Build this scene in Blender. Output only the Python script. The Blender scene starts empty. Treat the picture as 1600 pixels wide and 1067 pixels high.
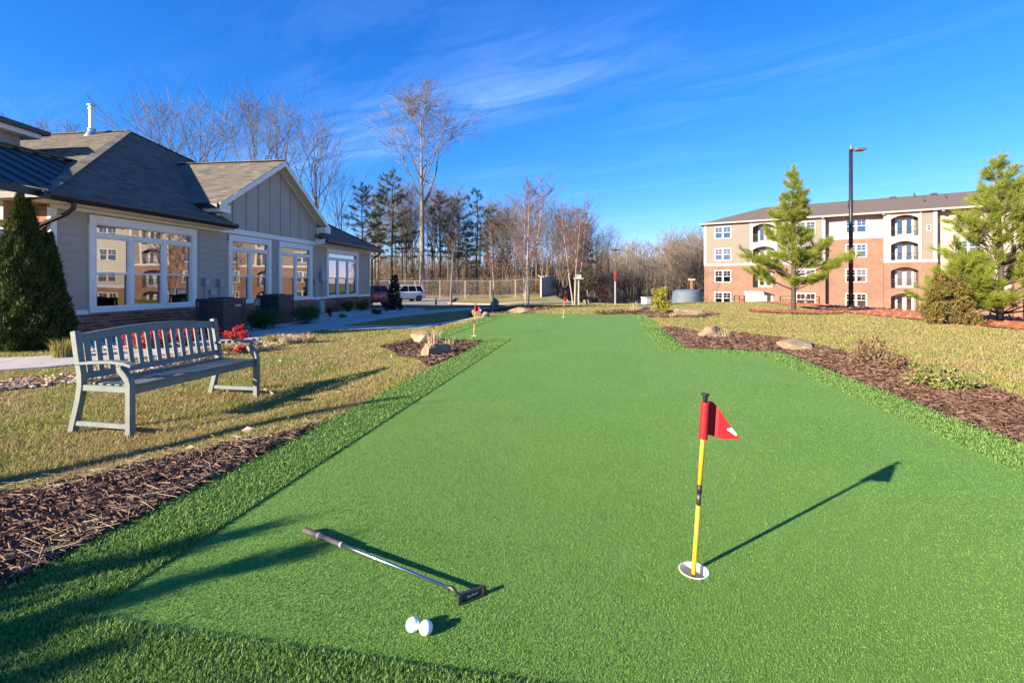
import bpy, bmesh, math, random
import numpy as np
from mathutils import Vector, Matrix
from mathutils.geometry import delaunay_2d_cdt

R = math.radians
sc = bpy.context.scene
COL = sc.collection
random.seed(7); RNG = np.random.default_rng(11)

# ------------------------------------------------------------ camera, sky, sun, exposure
CAMH, FPX, HY, CX = 1.10, 740.0, 442.0, 800.0
cd = bpy.data.cameras.new('camera'); cam = bpy.data.objects.new('camera', cd); COL.objects.link(cam)
cam.location = (0, 0, CAMH); cam.rotation_euler = (R(90), 0, 0)
cd.sensor_width = 36.0; cd.lens = FPX/1600*36.0; cd.shift_y = -(533.5-HY)/1600.0
cd.clip_start = 0.05; cd.clip_end = 3000
sc.camera = cam

SUN_EL = R(19.0); SUN_AZ = (-0.831, -0.556)          # horizontal direction towards the sun
sd = bpy.data.lights.new('sun', 'SUN'); sun = bpy.data.objects.new('sun', sd); COL.objects.link(sun)
sd.energy = 5.0; sd.angle = R(0.55); sd.color = (1.0, 0.84, 0.64)
sv = Vector((SUN_AZ[0]*math.cos(SUN_EL), SUN_AZ[1]*math.cos(SUN_EL), math.sin(SUN_EL)))
sun.rotation_euler = sv.to_track_quat('Z', 'Y').to_euler(); sun.location = sv*60

w = bpy.data.worlds.new('World'); sc.world = w; w.use_nodes = True
nt = w.node_tree; nt.nodes.clear()
def N(t, **k):
    n = nt.nodes.new(t)
    for a, b in k.items(): setattr(n, a, b)
    return n
def L(a, b): nt.links.new(a, b)
sky = N('ShaderNodeTexSky', sky_type='NISHITA', sun_disc=False, sun_elevation=SUN_EL, altitude=300, air_density=1.0, dust_density=0.0, ozone_density=6.0)
sky.sun_rotation = math.atan2(SUN_AZ[0], SUN_AZ[1])
hs = N('ShaderNodeHueSaturation'); hs.inputs['Saturation'].default_value = 1.12; hs.inputs['Hue'].default_value = 0.503
hs.inputs['Value'].default_value = 1.0
L(sky.outputs[0], hs.inputs['Color'])
# thin cirrus, laid out on a plane overhead
tc = N('ShaderNodeTexCoord'); sep = N('ShaderNodeSeparateXYZ'); L(tc.outputs['Generated'], sep.inputs[0])
mx = N('ShaderNodeMath', operation='MAXIMUM'); mx.inputs[1].default_value = 0.04; L(sep.outputs[2], mx.inputs[0])
dx = N('ShaderNodeMath', operation='DIVIDE'); L(sep.outputs[0], dx.inputs[0]); L(mx.outputs[0], dx.inputs[1])
dy = N('ShaderNodeMath', operation='DIVIDE'); L(sep.outputs[1], dy.inputs[0]); L(mx.outputs[0], dy.inputs[1])
cmb = N('ShaderNodeCombineXYZ'); L(dx.outputs[0], cmb.inputs[0]); L(dy.outputs[0], cmb.inputs[1])
mp = N('ShaderNodeMapping'); mp.inputs['Rotation'].default_value = (0, 0, R(36)); L(cmb.outputs[0], mp.inputs[0])
mp2 = N('ShaderNodeMapping'); mp2.inputs['Scale'].default_value = (0.75, 2.5, 1); mp2.inputs['Location'].default_value = (1.3, 0.4, 0); L(mp.outputs[0], mp2.inputs[0])
n1 = N('ShaderNodeTexNoise'); n1.inputs['Scale'].default_value = 1.5; n1.inputs['Detail'].default_value = 12; n1.inputs['Roughness'].default_value = 0.68; n1.inputs['Distortion'].default_value = 0.9
L(mp2.outputs[0], n1.inputs['Vector'])
r1 = N('ShaderNodeMapRange'); r1.inputs[1].default_value = 0.42; r1.inputs[2].default_value = 0.78; L(n1.outputs[0], r1.inputs[0])
mp3 = N('ShaderNodeMapping'); mp3.inputs['Scale'].default_value = (0.22, 0.7, 1); mp3.inputs['Location'].default_value = (0.35, 0.55, 0); L(mp.outputs[0], mp3.inputs[0])
n2 = N('ShaderNodeTexNoise'); n2.inputs['Scale'].default_value = 1.2; n2.inputs['Detail'].default_value = 2; L(mp3.outputs[0], n2.inputs['Vector'])
r2 = N('ShaderNodeMapRange'); r2.inputs[1].default_value = 0.46; r2.inputs[2].default_value = 0.66; L(n2.outputs[0], r2.inputs[0])
mul = N('ShaderNodeMath', operation='MULTIPLY'); L(r1.outputs[0], mul.inputs[0]); L(r2.outputs[0], mul.inputs[1])
# one long wisp crossing the sky, and faint ones elsewhere
dn = N('ShaderNodeVectorMath', operation='DOT_PRODUCT'); dn.inputs[1].default_value = (.623, .783, 0); L(cmb.outputs[0], dn.inputs[0])
dt_ = N('ShaderNodeVectorMath', operation='DOT_PRODUCT'); dt_.inputs[1].default_value = (.783, -.623, 0); L(cmb.outputs[0], dt_.inputs[0])
da = N('ShaderNodeMath', operation='SUBTRACT'); da.inputs[1].default_value = 1.90; L(dn.outputs['Value'], da.inputs[0])
db = N('ShaderNodeMath', operation='ABSOLUTE'); L(da.outputs[0], db.inputs[0])
bw = N('ShaderNodeMapRange', interpolation_type='SMOOTHSTEP'); bw.inputs[1].default_value = .62; bw.inputs[2].default_value = .05; L(db.outputs[0], bw.inputs[0])
bt = N('ShaderNodeMapRange', interpolation_type='SMOOTHSTEP'); bt.inputs[1].default_value = -.2; bt.inputs[2].default_value = -1.6; L(dt_.outputs['Value'], bt.inputs[0])
bm_ = N('ShaderNodeMath', operation='MULTIPLY'); L(bw.outputs[0], bm_.inputs[0]); L(bt.outputs[0], bm_.inputs[1])
r3 = N('ShaderNodeMapRange'); r3.inputs[1].default_value = .34; r3.inputs[2].default_value = .70; L(n1.outputs[0], r3.inputs[0])
bm2 = N('ShaderNodeMath', operation='MULTIPLY'); L(bm_.outputs[0], bm2.inputs[0]); L(r3.outputs[0], bm2.inputs[1])
bm3 = N('ShaderNodeMath', operation='MULTIPLY'); bm3.inputs[1].default_value = .13; L(bm2.outputs[0], bm3.inputs[0])
mulf = N('ShaderNodeMath', operation='MULTIPLY'); mulf.inputs[1].default_value = 0.08; L(mul.outputs[0], mulf.inputs[0])
mul2 = N('ShaderNodeMath', operation='ADD'); L(mulf.outputs[0], mul2.inputs[0]); L(bm3.outputs[0], mul2.inputs[1])
mixc = N('ShaderNodeMix', data_type='RGBA'); L(mul2.outputs[0], mixc.inputs[0])
tint = N('ShaderNodeMix', data_type='RGBA', blend_type='MULTIPLY'); tint.inputs[0].default_value = 1; tint.inputs[7].default_value = (.80, .64, .86, 1); 
spl = N('ShaderNodeSeparateColor'); L(hs.outputs[0], spl.inputs[0]); cbn = N('ShaderNodeCombineColor')      # richer blue, as the film shows it
for ch_, gm in ((0, 1.30), (1, .92), (2, .78)):
    a_ = N('ShaderNodeMath', operation='DIVIDE'); a_.inputs[1].default_value = 4.2; L(spl.outputs[ch_], a_.inputs[0])
    b_ = N('ShaderNodeMath', operation='POWER'); b_.inputs[1].default_value = gm; L(a_.outputs[0], b_.inputs[0])
    c_ = N('ShaderNodeMath', operation='MULTIPLY'); c_.inputs[1].default_value = 4.2; L(b_.outputs[0], c_.inputs[0]); L(c_.outputs[0], cbn.inputs[ch_])
L(cbn.outputs[0], tint.inputs[6]); L(tint.outputs[2], mixc.inputs[6])
mixc.inputs[7].default_value = (5.2, 6.6, 10.5, 1)
bg = N('ShaderNodeBackground'); bg.inputs['Strength'].default_value = 0.10
wo = N('ShaderNodeOutputWorld'); L(mixc.outputs[2], bg.inputs[0]); L(bg.outputs[0], wo.inputs[0])

sc.view_settings.view_transform = 'Standard'; sc.view_settings.look = 'None'
sc.view_settings.exposure = 1.66; sc.view_settings.gamma = 1.0; sc.view_settings.use_curve_mapping = False

# ------------------------------------------------------------ helpers: tags, meshes
def tag(o, label=None, cat=None, group=None, kind=None):
    if label: o['label'] = label
    if cat: o['category'] = cat
    if group: o['group'] = group
    if kind: o['kind'] = kind
    return o
def empty(name, loc=(0, 0, 0), rz=0, label=None, cat=None, group=None):
    o = bpy.data.objects.new(name, None); COL.objects.link(o)
    o.location = loc; o.rotation_euler = (0, 0, rz); o.empty_display_size = 0.2
    return tag(o, label, cat, group)
def link(name, me, parent=None, loc=None):
    o = bpy.data.objects.new(name, me); COL.objects.link(o)
    if parent is not None: o.parent = parent
    if loc is not None: o.location = loc
    return o
def copy_tree(o, parent=None):
    c = o.copy(); COL.objects.link(c)
    if parent is not None: c.parent = parent
    for ch in list(o.children): copy_tree(ch, c)
    return c
class Geo:
    def __init__(s): s.v = []; s.f = []
    def add(s, vs, fs):
        b = len(s.v); s.v.extend([tuple(p) for p in vs]); s.f.extend([tuple(i+b for i in f) for f in fs]); return s
    def box(s, x0, x1, y0, y1, z0, z1, M=None):
        vs = [(x, y, z) for z in (z0, z1) for y in (y0, y1) for x in (x0, x1)]
        if M is not None: vs = [tuple(M @ Vector(p)) for p in vs]
        return s.add(vs, [(0,2,3,1),(4,5,7,6),(0,1,5,4),(2,6,7,3),(0,4,6,2),(1,3,7,5)])
    def bar(s, a, b, wx, wy=None, up=(0, 0, 1)):
        a = Vector(a); b = Vector(b); wy = wx if wy is None else wy
        d = (b-a).normalized(); u = Vector(up)
        if abs(d.dot(u)) > .98: u = Vector((1, 0, 0))
        x = d.cross(u).normalized()*wx/2; y = x.cross(d).normalized()*wy/2
        vs = [p+i*x+j*y for p in (a, b) for i, j in ((-1,-1),(1,-1),(1,1),(-1,1))]
        return s.add(vs, [(0,3,2,1),(4,5,6,7),(0,1,5,4),(1,2,6,5),(2,3,7,6),(3,0,4,7)])
    def tube(s, pts, rad, k=8, cap=True):
        pts = [Vector(p) for p in pts]; n = len(pts)
        if not hasattr(rad, '__len__'): rad = [rad]*n
        b = len(s.v); px = None
        for i, p in enumerate(pts):
            d = (pts[min(i+1, n-1)]-pts[max(i-1, 0)]).normalized()
            if px is None:
                r = Vector((0, 0, 1)) if abs(d.z) < .9 else Vector((1, 0, 0)); px = d.cross(r).normalized()
            else:
                px = (px-d*px.dot(d)); px = px.normalized() if px.length > 1e-6 else d.orthogonal().normalized()
            py = d.cross(px)
            for j in range(k):
                a = 2*math.pi*j/k; q = p+(px*math.cos(a)+py*math.sin(a))*rad[i]; s.v.append((q.x, q.y, q.z))
        for i in range(n-1):
            for j in range(k):
                s.f.append((b+i*k+j, b+i*k+(j+1) % k, b+(i+1)*k+(j+1) % k, b+(i+1)*k+j))
        if cap:
            s.f.append(tuple(b+j for j in reversed(range(k)))); s.f.append(tuple(b+(n-1)*k+j for j in range(k)))
        return s
    def prism(s, poly, z0, z1):                        # poly in xy, extruded along z
        n = len(poly); vs = [(x, y, z0) for x, y in poly]+[(x, y, z1) for x, y in poly]
        fs = [tuple(reversed(range(n))), tuple(range(n, 2*n))]+[(i, (i+1) % n, n+(i+1) % n, n+i) for i in range(n)]
        return s.add(vs, fs)
    def prism_y(s, poly, y0, y1):                      # poly in xz, extruded along y
        n = len(poly); vs = [(x, y0, z) for x, z in poly]+[(x, y1, z) for x, z in poly]
        fs = [tuple(range(n)), tuple(reversed(range(n, 2*n)))]+[((i+1) % n, i, n+i, n+(i+1) % n) for i in range(n)]
        return s.add(vs, fs)
    def lathe(s, prof, k=20, c=(0, 0), z=0, open_start=False):
        b = len(s.v); n = len(prof)
        for r, h in prof:
            for j in range(k):
                a = 2*math.pi*j/k; s.v.append((c[0]+r*math.cos(a), c[1]+r*math.sin(a), z+h))
        for i in range(n-1):
            for j in range(k): s.f.append((b+i*k+j, b+i*k+(j+1) % k, b+(i+1)*k+(j+1) % k, b+(i+1)*k+j))
        if not open_start: s.f.append(tuple(b+j for j in reversed(range(k))))
        s.f.append(tuple(b+(n-1)*k+j for j in range(k)))
        return s
    def mesh(s, name, m=None, smooth=False, bevel=0):
        me = bpy.data.meshes.new(name); me.from_pydata(s.v, [], s.f)
        if bevel:
            bm = bmesh.new(); bm.from_mesh(me)
            bmesh.ops.bevel(bm, geom=[e for e in bm.edges if len(e.link_faces) == 2 and e.calc_face_angle(0) > .5], offset=bevel, segments=1, affect='EDGES', profile=.5, clamp_overlap=True)
            bm.to_mesh(me); bm.free()
        if smooth: me.polygons.foreach_set('use_smooth', [True]*len(me.polygons))
        if m: me.materials.append(m)
        me.update(); return me
    def obj(s, name, m=None, parent=None, smooth=False, bevel=0, loc=None):
        return link(name, s.mesh(name, m, smooth, bevel), parent, loc)
def np_mesh(name, V, m, tris=None, quads=None):
    me = bpy.data.meshes.new(name); me.vertices.add(len(V)); me.vertices.foreach_set('co', np.asarray(V, np.float32).ravel())
    nt3 = 0 if tris is None else len(tris); nq = 0 if quads is None else len(quads)
    parts = []; starts = []
    if nt3: parts.append(np.asarray(tris, np.int32).ravel()); starts.append(np.arange(nt3)*3)
    if nq: parts.append(np.asarray(quads, np.int32).ravel()); starts.append(nt3*3+np.arange(nq)*4)
    li = np.concatenate(parts); me.loops.add(len(li)); me.loops.foreach_set('vertex_index', li)
    me.polygons.add(nt3+nq); me.polygons.foreach_set('loop_start', np.concatenate(starts).astype(np.int32))
    me.polygons.foreach_set('use_smooth', np.zeros(nt3+nq, bool))
    me.update(calc_edges=True); me.materials.append(m); return me

# ------------------------------------------------------------ materials
def new_mat(name):
    m = bpy.data.materials.new(name); m.use_nodes = True; t = m.node_tree; t.nodes.clear()
    out = t.nodes.new('ShaderNodeOutputMaterial'); b = t.nodes.new('ShaderNodeBsdfPrincipled'); t.links.new(b.outputs[0], out.inputs[0])
    return m, t, b, out
def c4(c): return (c[0], c[1], c[2], 1)
def ramp(t, fac, cols, pos=None):
    r = t.nodes.new('ShaderNodeValToRGB'); e = r.color_ramp.elements
    n = len(cols); pos = pos or [i/(n-1) for i in range(n)]
    while len(e) < n: e.new(.5)
    for i in range(n): e[i].position = pos[i]; e[i].color = c4(cols[i])
    t.links.new(fac, r.inputs[0]); return r.outputs[0]
def noise(t, scale, detail=4, rough=.55, vec=None, dist=0, world=False, stretch=None):
    n = t.nodes.new('ShaderNodeTexNoise'); n.inputs['Scale'].default_value = scale; n.inputs['Detail'].default_value = detail
    n.inputs['Roughness'].default_value = rough; n.inputs['Distortion'].default_value = dist
    if vec is None:
        if world: vec = t.nodes.new('ShaderNodeNewGeometry').outputs['Position']
        else: vec = t.nodes.new('ShaderNodeTexCoord').outputs['Object']
    if stretch:
        mpn = t.nodes.new('ShaderNodeMapping'); mpn.inputs['Scale'].default_value = stretch; t.links.new(vec, mpn.inputs[0]); vec = mpn.outputs[0]
    t.links.new(vec, n.inputs['Vector']); return n.outputs[0]
def bump(t, b, h, strength=.3, dist=.01):
    n = t.nodes.new('ShaderNodeBump'); n.inputs['Strength'].default_value = strength; n.inputs['Distance'].default_value = dist
    t.links.new(h, n.inputs['Height']); t.links.new(n.outputs[0], b.inputs['Normal'])
def mixc4(t, fac, a, b, mode='MIX'):
    m = t.nodes.new('ShaderNodeMix'); m.data_type = 'RGBA'; m.blend_type = mode
    for i, x in ((0, fac), (6, a), (7, b)):
        if hasattr(x, 'is_linked') or isinstance(x, bpy.types.NodeSocket): t.links.new(x, m.inputs[i])
        elif i == 0: m.inputs[i].default_value = x
        else: m.inputs[i].default_value = c4(x)
    return m.outputs[2]
def math1(t, op, a, b):
    m = t.nodes.new('ShaderNodeMath'); m.operation = op
    for i, x in ((0, a), (1, b)):
        if isinstance(x, bpy.types.NodeSocket): t.links.new(x, m.inputs[i])
        else: m.inputs[i].default_value = x
    return m.outputs[0]
def plain(name, c, rough=.6, metal=0, var=.12, scale=3, bmp=0, bscale=40, spec=.5, stretch=None, fine=0):
    m, t, b, o = new_mat(name)
    n = noise(t, scale, 5, .6, stretch=stretch)
    lo = [max(0, x*(1-var)) for x in c]; hi = [min(1, x*(1+var)) for x in c]
    t.links.new(ramp(t, n, [lo, hi], [.3, .7]), b.inputs['Base Color'])
    b.inputs['Roughness'].default_value = rough; b.inputs['Metallic'].default_value = metal; b.inputs['Specular IOR Level'].default_value = spec
    if bmp: bump(t, b, noise(t, bscale, 4, .6, stretch=stretch), bmp, .005)
    return m
def ground(name, cols, scale, pos=None, rough=.9, bmp=.5, bscale=60, bdist=.02, cols2=None, scale2=.5):
    m, t, b, o = new_mat(name)
    c = ramp(t, noise(t, scale, 8, .68, world=True), cols, pos)
    if cols2:
        c2 = ramp(t, noise(t, scale*1.3, 8, .68, world=True), cols2, pos)
        f = ramp(t, noise(t, scale2, 5, .6, world=True), [(0, 0, 0), (1, 1, 1)], [.4, .62]); c = mixc4(t, f, c, c2)
    t.links.new(c, b.inputs['Base Color']); b.inputs['Roughness'].default_value = rough; b.inputs['Specular IOR Level'].default_value = .2
    if bmp: bump(t, b, noise(t, bscale, 6, .7, world=True), bmp, bdist)
    return m
def island(name, cols, rough=.6, transl=0, cols2=None, scale2=.7, pos=None, spec=.3, lim=(.42, .6), per_object=False):
    m, t, b, o = new_mat(name)
    rnd = t.nodes.new('ShaderNodeNewGeometry').outputs['Random Per Island']
    if per_object: rnd = math1(t, 'FRACT', math1(t, 'ADD', rnd, t.nodes.new('ShaderNodeObjectInfo').outputs['Random']), 0)
    c = ramp(t, rnd, cols, pos)
    if cols2:
        c2 = ramp(t, rnd, cols2, pos)
        f = ramp(t, noise(t, scale2, 4, .6, world=True), [(0, 0, 0), (1, 1, 1)], list(lim)); c = mixc4(t, f, c, c2)
    t.links.new(c, b.inputs['Base Color']); b.inputs['Roughness'].default_value = rough; b.inputs['Specular IOR Level'].default_value = spec
    if transl:
        tr = t.nodes.new('ShaderNodeBsdfTranslucent'); t.links.new(c, tr.inputs[0])
        mxs = t.nodes.new('ShaderNodeMixShader'); mxs.inputs[0].default_value = transl
        t.links.new(b.outputs[0], mxs.inputs[1]); t.links.new(tr.outputs[0], mxs.inputs[2]); t.links.new(mxs.outputs[0], o.inputs[0])
    return m
def glass_mat(name, tint=(.03, .035, .04), refl=.35, thru=.55):
    m, t, b, o = new_mat(name)
    t.nodes.remove(b)
    g = t.nodes.new('ShaderNodeBsdfGlossy'); g.inputs['Roughness'].default_value = .015; g.inputs[0].default_value = (.95, .97, 1, 1)
    tr = t.nodes.new('ShaderNodeBsdfTransparent'); tr.inputs[0].default_value = (thru, thru, thru, 1)
    lw = t.nodes.new('ShaderNodeLayerWeight'); lw.inputs[0].default_value = .4
    mr = t.nodes.new('ShaderNodeMapRange'); mr.inputs[3].default_value = refl; mr.inputs[4].default_value = 1; t.links.new(lw.outputs['Fresnel'], mr.inputs[0])
    n = noise(t, 2.2, 1, .4); bn = t.nodes.new('ShaderNodeBump'); bn.inputs['Strength'].default_value = .05; bn.inputs['Distance'].default_value = .012
    t.links.new(n, bn.inputs['Height']); t.links.new(bn.outputs[0], g.inputs['Normal'])
    mx_ = t.nodes.new('ShaderNodeMixShader'); t.links.new(mr.outputs[0], mx_.inputs[0]); t.links.new(tr.outputs[0], mx_.inputs[1]); t.links.new(g.outputs[0], mx_.inputs[2])
    t.links.new(mx_.outputs[0], o.inputs[0]); return m
def brick_wall(name, c1, c2, mortar, bw=.215, bh=.075, ms=.01):
    m, t, b, o = new_mat(name)
    tcn = t.nodes.new('ShaderNodeTexCoord').outputs['Object']; sp = t.nodes.new('ShaderNodeSeparateXYZ'); t.links.new(tcn, sp.inputs[0])
    cb = t.nodes.new('ShaderNodeCombineXYZ'); t.links.new(math1(t, 'ADD', sp.outputs[0], sp.outputs[1]), cb.inputs[0]); t.links.new(sp.outputs[2], cb.inputs[1])
    br = t.nodes.new('ShaderNodeTexBrick'); t.links.new(cb.outputs[0], br.inputs['Vector'])
    br.inputs['Color1'].default_value = c4(c1); br.inputs['Color2'].default_value = c4(c2); br.inputs['Mortar'].default_value = c4(mortar)
    br.inputs['Scale'].default_value = 1; br.inputs['Mortar Size'].default_value = ms; br.inputs['Brick Width'].default_value = bw; br.inputs['Row Height'].default_value = bh
    br.inputs['Bias'].default_value = -.1
    v = ramp(t, noise(t, .7, 6, .65), [(.78, .78, .78), (1.18, 1.15, 1.12)], [.3, .7])
    t.links.new(mixc4(t, 1, br.outputs[0], v, 'MULTIPLY'), b.inputs['Base Color']); b.inputs['Roughness'].default_value = .85
    bump(t, b, br.outputs['Fac'], -.4, .008); return m

M = {}
M['white'] = plain('white_trim_paint', (.84, .78, .68), .5, var=.07, scale=2)
M['cream'] = plain('cream_trim_paint', (.42, .35, .22), .55, var=.06, scale=2)
M['siding'] = plain('taupe_siding_paint', (.40, .33, .24), .6, var=.10, scale=1.5, bmp=.15, bscale=30, stretch=(1, 1, 6))
M['batten'] = plain('grey_batten_paint', (.41, .35, .275), .6, var=.09, scale=1.5, bmp=.1, bscale=30, stretch=(4, 4, .6))
M['soffit'] = plain('cream_soffit', (.82, .69, .44), .6, var=.05)
M['gutter'] = plain('dark_bronze_metal', (.028, .025, .024), .35, .3, var=.2)
M['brick'] = island('clay_brick', [(.13, .045, .03), (.24, .09, .05), (.36, .16, .09), (.19, .06, .038), (.28, .11, .06)], .85, per_object=True)
M['mortar'] = plain('mortar', (.48, .43, .36), .95, var=.15, scale=8, bmp=.3)
M['shingle'] = island('asphalt_shingle', [(.09, .083, .07), (.165, .148, .118), (.12, .11, .092), (.20, .178, .14)], .9, spec=.25)
M['metalroof'] = plain('dark_standing_seam_metal', (.055, .055, .058), .5, .2, var=.1)
M['steel'] = plain('galvanised_steel', (.62, .63, .64), .35, .9, var=.1)
M['glass'] = glass_mat('window_glass', refl=.30, thru=.7)
M['glass_low'] = glass_mat('screened_window_glass', refl=.16, thru=.35)
M['blind'] = plain('white_roller_shade', (.62, .60, .55), .8, var=.05)
M['interior'] = plain('interior_plaster', (.35, .31, .25), .8, var=.1)
M['carpet'] = plain('interior_carpet', (.12, .10, .08), .9)
M['black'] = plain('black_plastic', (.018, .018, .02), .45, var=.2)
M['acmetal'] = plain('charcoal_painted_steel', (.020, .026, .037), .5, .0, var=.15)
M['louver'] = plain('louver_steel', (.055, .066, .082), .45, .1, var=.1)
M['greybox'] = plain('grey_utility_enclosure', (.36, .37, .38), .5, .2, var=.1)
M['bench'] = plain('grey_green_bench_paint', (.15, .175, .158), .55, var=.16, scale=9, bmp=.12, bscale=60, stretch=(1, 1, 1))
def concrete(name, c):
    m, t, b, o = new_mat(name)
    n = noise(t, 1.2, 8, .65, world=True); n2 = noise(t, 40, 5, .7, world=True)
    a = ramp(t, n, [[x*.82 for x in c], [x*1.12 for x in c]], [.3, .7]); a2 = ramp(t, n2, [(.88, .88, .88), (1.08, 1.08, 1.08)], [.3, .7])
    t.links.new(mixc4(t, 1, a, a2, 'MULTIPLY'), b.inputs['Base Color']); b.inputs['Roughness'].default_value = .9; bump(t, b, n2, .25, .004); return m
M['concrete'] = concrete('walkway_concrete', (.43, .40, .36))
M['kerb'] = concrete('kerb_concrete', (.24, .22, .185))
M['asphalt'] = concrete('parking_asphalt', (.25, .235, .215))
M['clay'] = ground('red_clay', [(.34, .10, .042), (.48, .165, .075), (.40, .125, .055)], 3, bmp=.6, bscale=14, bdist=.05)
M['lawn'] = ground('winter_lawn', [(.17, .14, .055), (.30, .24, .10), (.40, .32, .15)], 9, [.25, .5, .75], bmp=.7, bscale=45, bdist=.03,
                   cols2=[(.10, .12, .035), (.18, .18, .06), (.30, .26, .11)], scale2=.55)
M['mulchbase'] = ground('mulch_soil', [(.03, .018, .012), (.06, .035, .024), (.095, .057, .04)], 22, bmp=.8, bscale=60, bdist=.03)
M['gravel'] = ground('gravel_base', [(.20, .18, .16), (.42, .39, .35), (.55, .52, .48)], 30, bmp=.9, bscale=45, bdist=.03)
M['leaflitter'] = ground('leaf_litter', [(.16, .10, .055), (.30, .21, .13), (.40, .31, .21)], 5, bmp=.7, bscale=30, bdist=.04)
def green_mat():
    m, t, b, o = new_mat('putting_green_turf')
    f = noise(t, 240, 5, .75, world=True); g = noise(t, 1.1, 4, .6, world=True)
    c = ramp(t, f, [(.088, .19, .033), (.13, .258, .048), (.168, .31, .068)], [.3, .5, .72])
    v = ramp(t, g, [(.93, .95, .93), (1.05, 1.04, 1.05)], [.35, .65])
    t.links.new(mixc4(t, 1, c, v, 'MULTIPLY'), b.inputs['Base Color']); b.inputs['Roughness'].default_value = .75; b.inputs['Specular IOR Level'].default_value = .25
    bump(t, b, f, .7, .005); return m
M['green'] = green_mat()
M['greenpile'] = island('putting_turf_fibre', [(.092, .208, .034), (.13, .27, .050), (.168, .32, .068), (.22, .37, .108)], .6, .3, spec=.15, cols2=[(.10, .222, .037), (.145, .285, .054), (.182, .335, .072), (.235, .38, .115)], scale2=.9)
M['fringebase'] = ground('fringe_turf_base', [(.05, .12, .022), (.095, .20, .038), (.145, .27, .065)], 60, bmp=.6, bscale=90, bdist=.015)
M['fringe'] = island('fringe_turf_fibre', [(.07, .165, .03), (.125, .255, .05), (.19, .325, .085), (.29, .40, .15)], .6, .35, spec=.2)
M['blade'] = island('lawn_grass_blade', [(.27, .21, .068), (.34, .27, .105), (.43, .355, .165), (.22, .19, .055)], .7, .35,
                    cols2=[(.12, .19, .032), (.26, .28, .065), (.44, .37, .13), (.17, .235, .047)], scale2=1.1, lim=(.44, .57))
M['chip'] = island('shredded_mulch', [(.038, .019, .013), (.075, .039, .027), (.12, .068, .046), (.21, .13, .09), (.055, .030, .021)], .8)
M['pebble'] = island('river_pebble', [(.30, .27, .23), (.50, .46, .40), (.62, .58, .52), (.38, .33, .27)], .8)
M['dryleaf'] = island('fallen_leaf', [(.36, .22, .11), (.48, .35, .20), (.56, .45, .30), (.26, .14, .07)], .7, .2)
M['straw'] = island('dry_straw', [(.45, .36, .20), (.58, .48, .30), (.35, .26, .13)], .7, .2)
M['bark'] = plain('grey_bark', (.13, .105, .082), .9, var=.3, scale=6, bmp=.5, bscale=20, stretch=(1, 1, .25))
M['bark_dark'] = plain('dark_bark', (.06, .045, .034), .9, var=.3, scale=6, bmp=.5, bscale=20, stretch=(1, 1, .25))
M['bark_pale'] = plain('pale_bark', (.22, .185, .14), .85, var=.25, scale=5, bmp=.4, bscale=18, stretch=(1, 1, .3))
M['twig'] = plain('bare_twig', (.11, .085, .068), .9, var=.25)
M['twig_tan'] = plain('tan_twig', (.125, .09, .058), .9, var=.25)
M['twig_red'] = plain('reddish_twig', (.15, .078, .06), .9, var=.25)
M['grey_twig'] = plain('grey_twig', (.15, .13, .112), .9, var=.25)
M['birch'] = plain('birch_bark', (.36, .30, .235), .8, var=.2, scale=9, stretch=(1, 1, 3))
M['pine_needle'] = island('young_pine_needle', [(.10, .16, .020), (.19, .26, .034), (.29, .35, .05), (.40, .38, .07)], .5, .35)
M['pine_dark'] = island('dark_pine_needle', [(.045, .065, .028), (.08, .10, .042), (.12, .125, .055)], .6, .2)
M['arbor'] = island('arborvitae_spray', [(.016, .036, .009), (.04, .072, .015), (.07, .10, .021), (.10, .10, .027)], .7, .15)
M['boxwood'] = island('boxwood_leaf', [(.02, .055, .01), (.05, .11, .02), (.09, .16, .035)], .45, .2)
M['barberry'] = island('dark_red_leaf', [(.05, .008, .010), (.11, .018, .02), (.16, .03, .03)], .5, .2)
M['nandina'] = island('bright_red_leaf', [(.34, .022, .02), (.56, .05, .045), (.70, .12, .09), (.42, .03, .05)], .45, .45)
M['hollyleaf'] = island('dark_holly_leaf', [(.012, .028, .010), (.03, .055, .02), (.05, .08, .03)], .4, .15)
M['azalea'] = island('bronze_azalea_leaf', [(.16, .06, .04), (.28, .14, .08), (.16, .15, .05), (.36, .24, .15), (.09, .05, .03)], .5, .25)
M['azalea_green'] = island('olive_azalea_leaf', [(.10, .16, .03), (.19, .25, .055), (.28, .30, .10), (.30, .13, .06)], .45, .25)
M['yellowbush'] = island('yellow_green_leaf', [(.18, .18, .02), (.32, .28, .035), (.40, .34, .06), (.11, .13, .02)], .5, .25)
M['junior'] = island('bronze_conifer_spray', [(.10, .085, .02), (.18, .13, .03), (.15, .14, .03), (.24, .16, .05)], .6, .2)
M['brush'] = island('dead_brush', [(.09, .066, .044), (.15, .11, .072), (.20, .15, .10), (.13, .085, .06)], .9)
M['brushleaf'] = island('brush_leaf', [(.10, .07, .022), (.15, .10, .035), (.08, .07, .02), (.17, .095, .04)], .8, .2)
M['far_twig'] = plain('far_twig', (.17, .138, .105), .9, var=.3)
M['redstraw'] = island('red_pine_straw', [(.24, .09, .05), (.36, .16, .09), (.45, .24, .14)], .8, .2)
M['clod'] = island('clay_clod', [(.30, .09, .04), (.42, .15, .07), (.50, .20, .10)], .9)
M['beech'] = island('rusty_beech_leaf', [(.26, .12, .035), (.34, .18, .06), (.21, .09, .03)], .7, .3)
M['purpleleaf'] = island('purple_brown_leaf', [(.06, .03, .03), (.12, .05, .05), (.09, .06, .04)], .7, .15)
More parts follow.
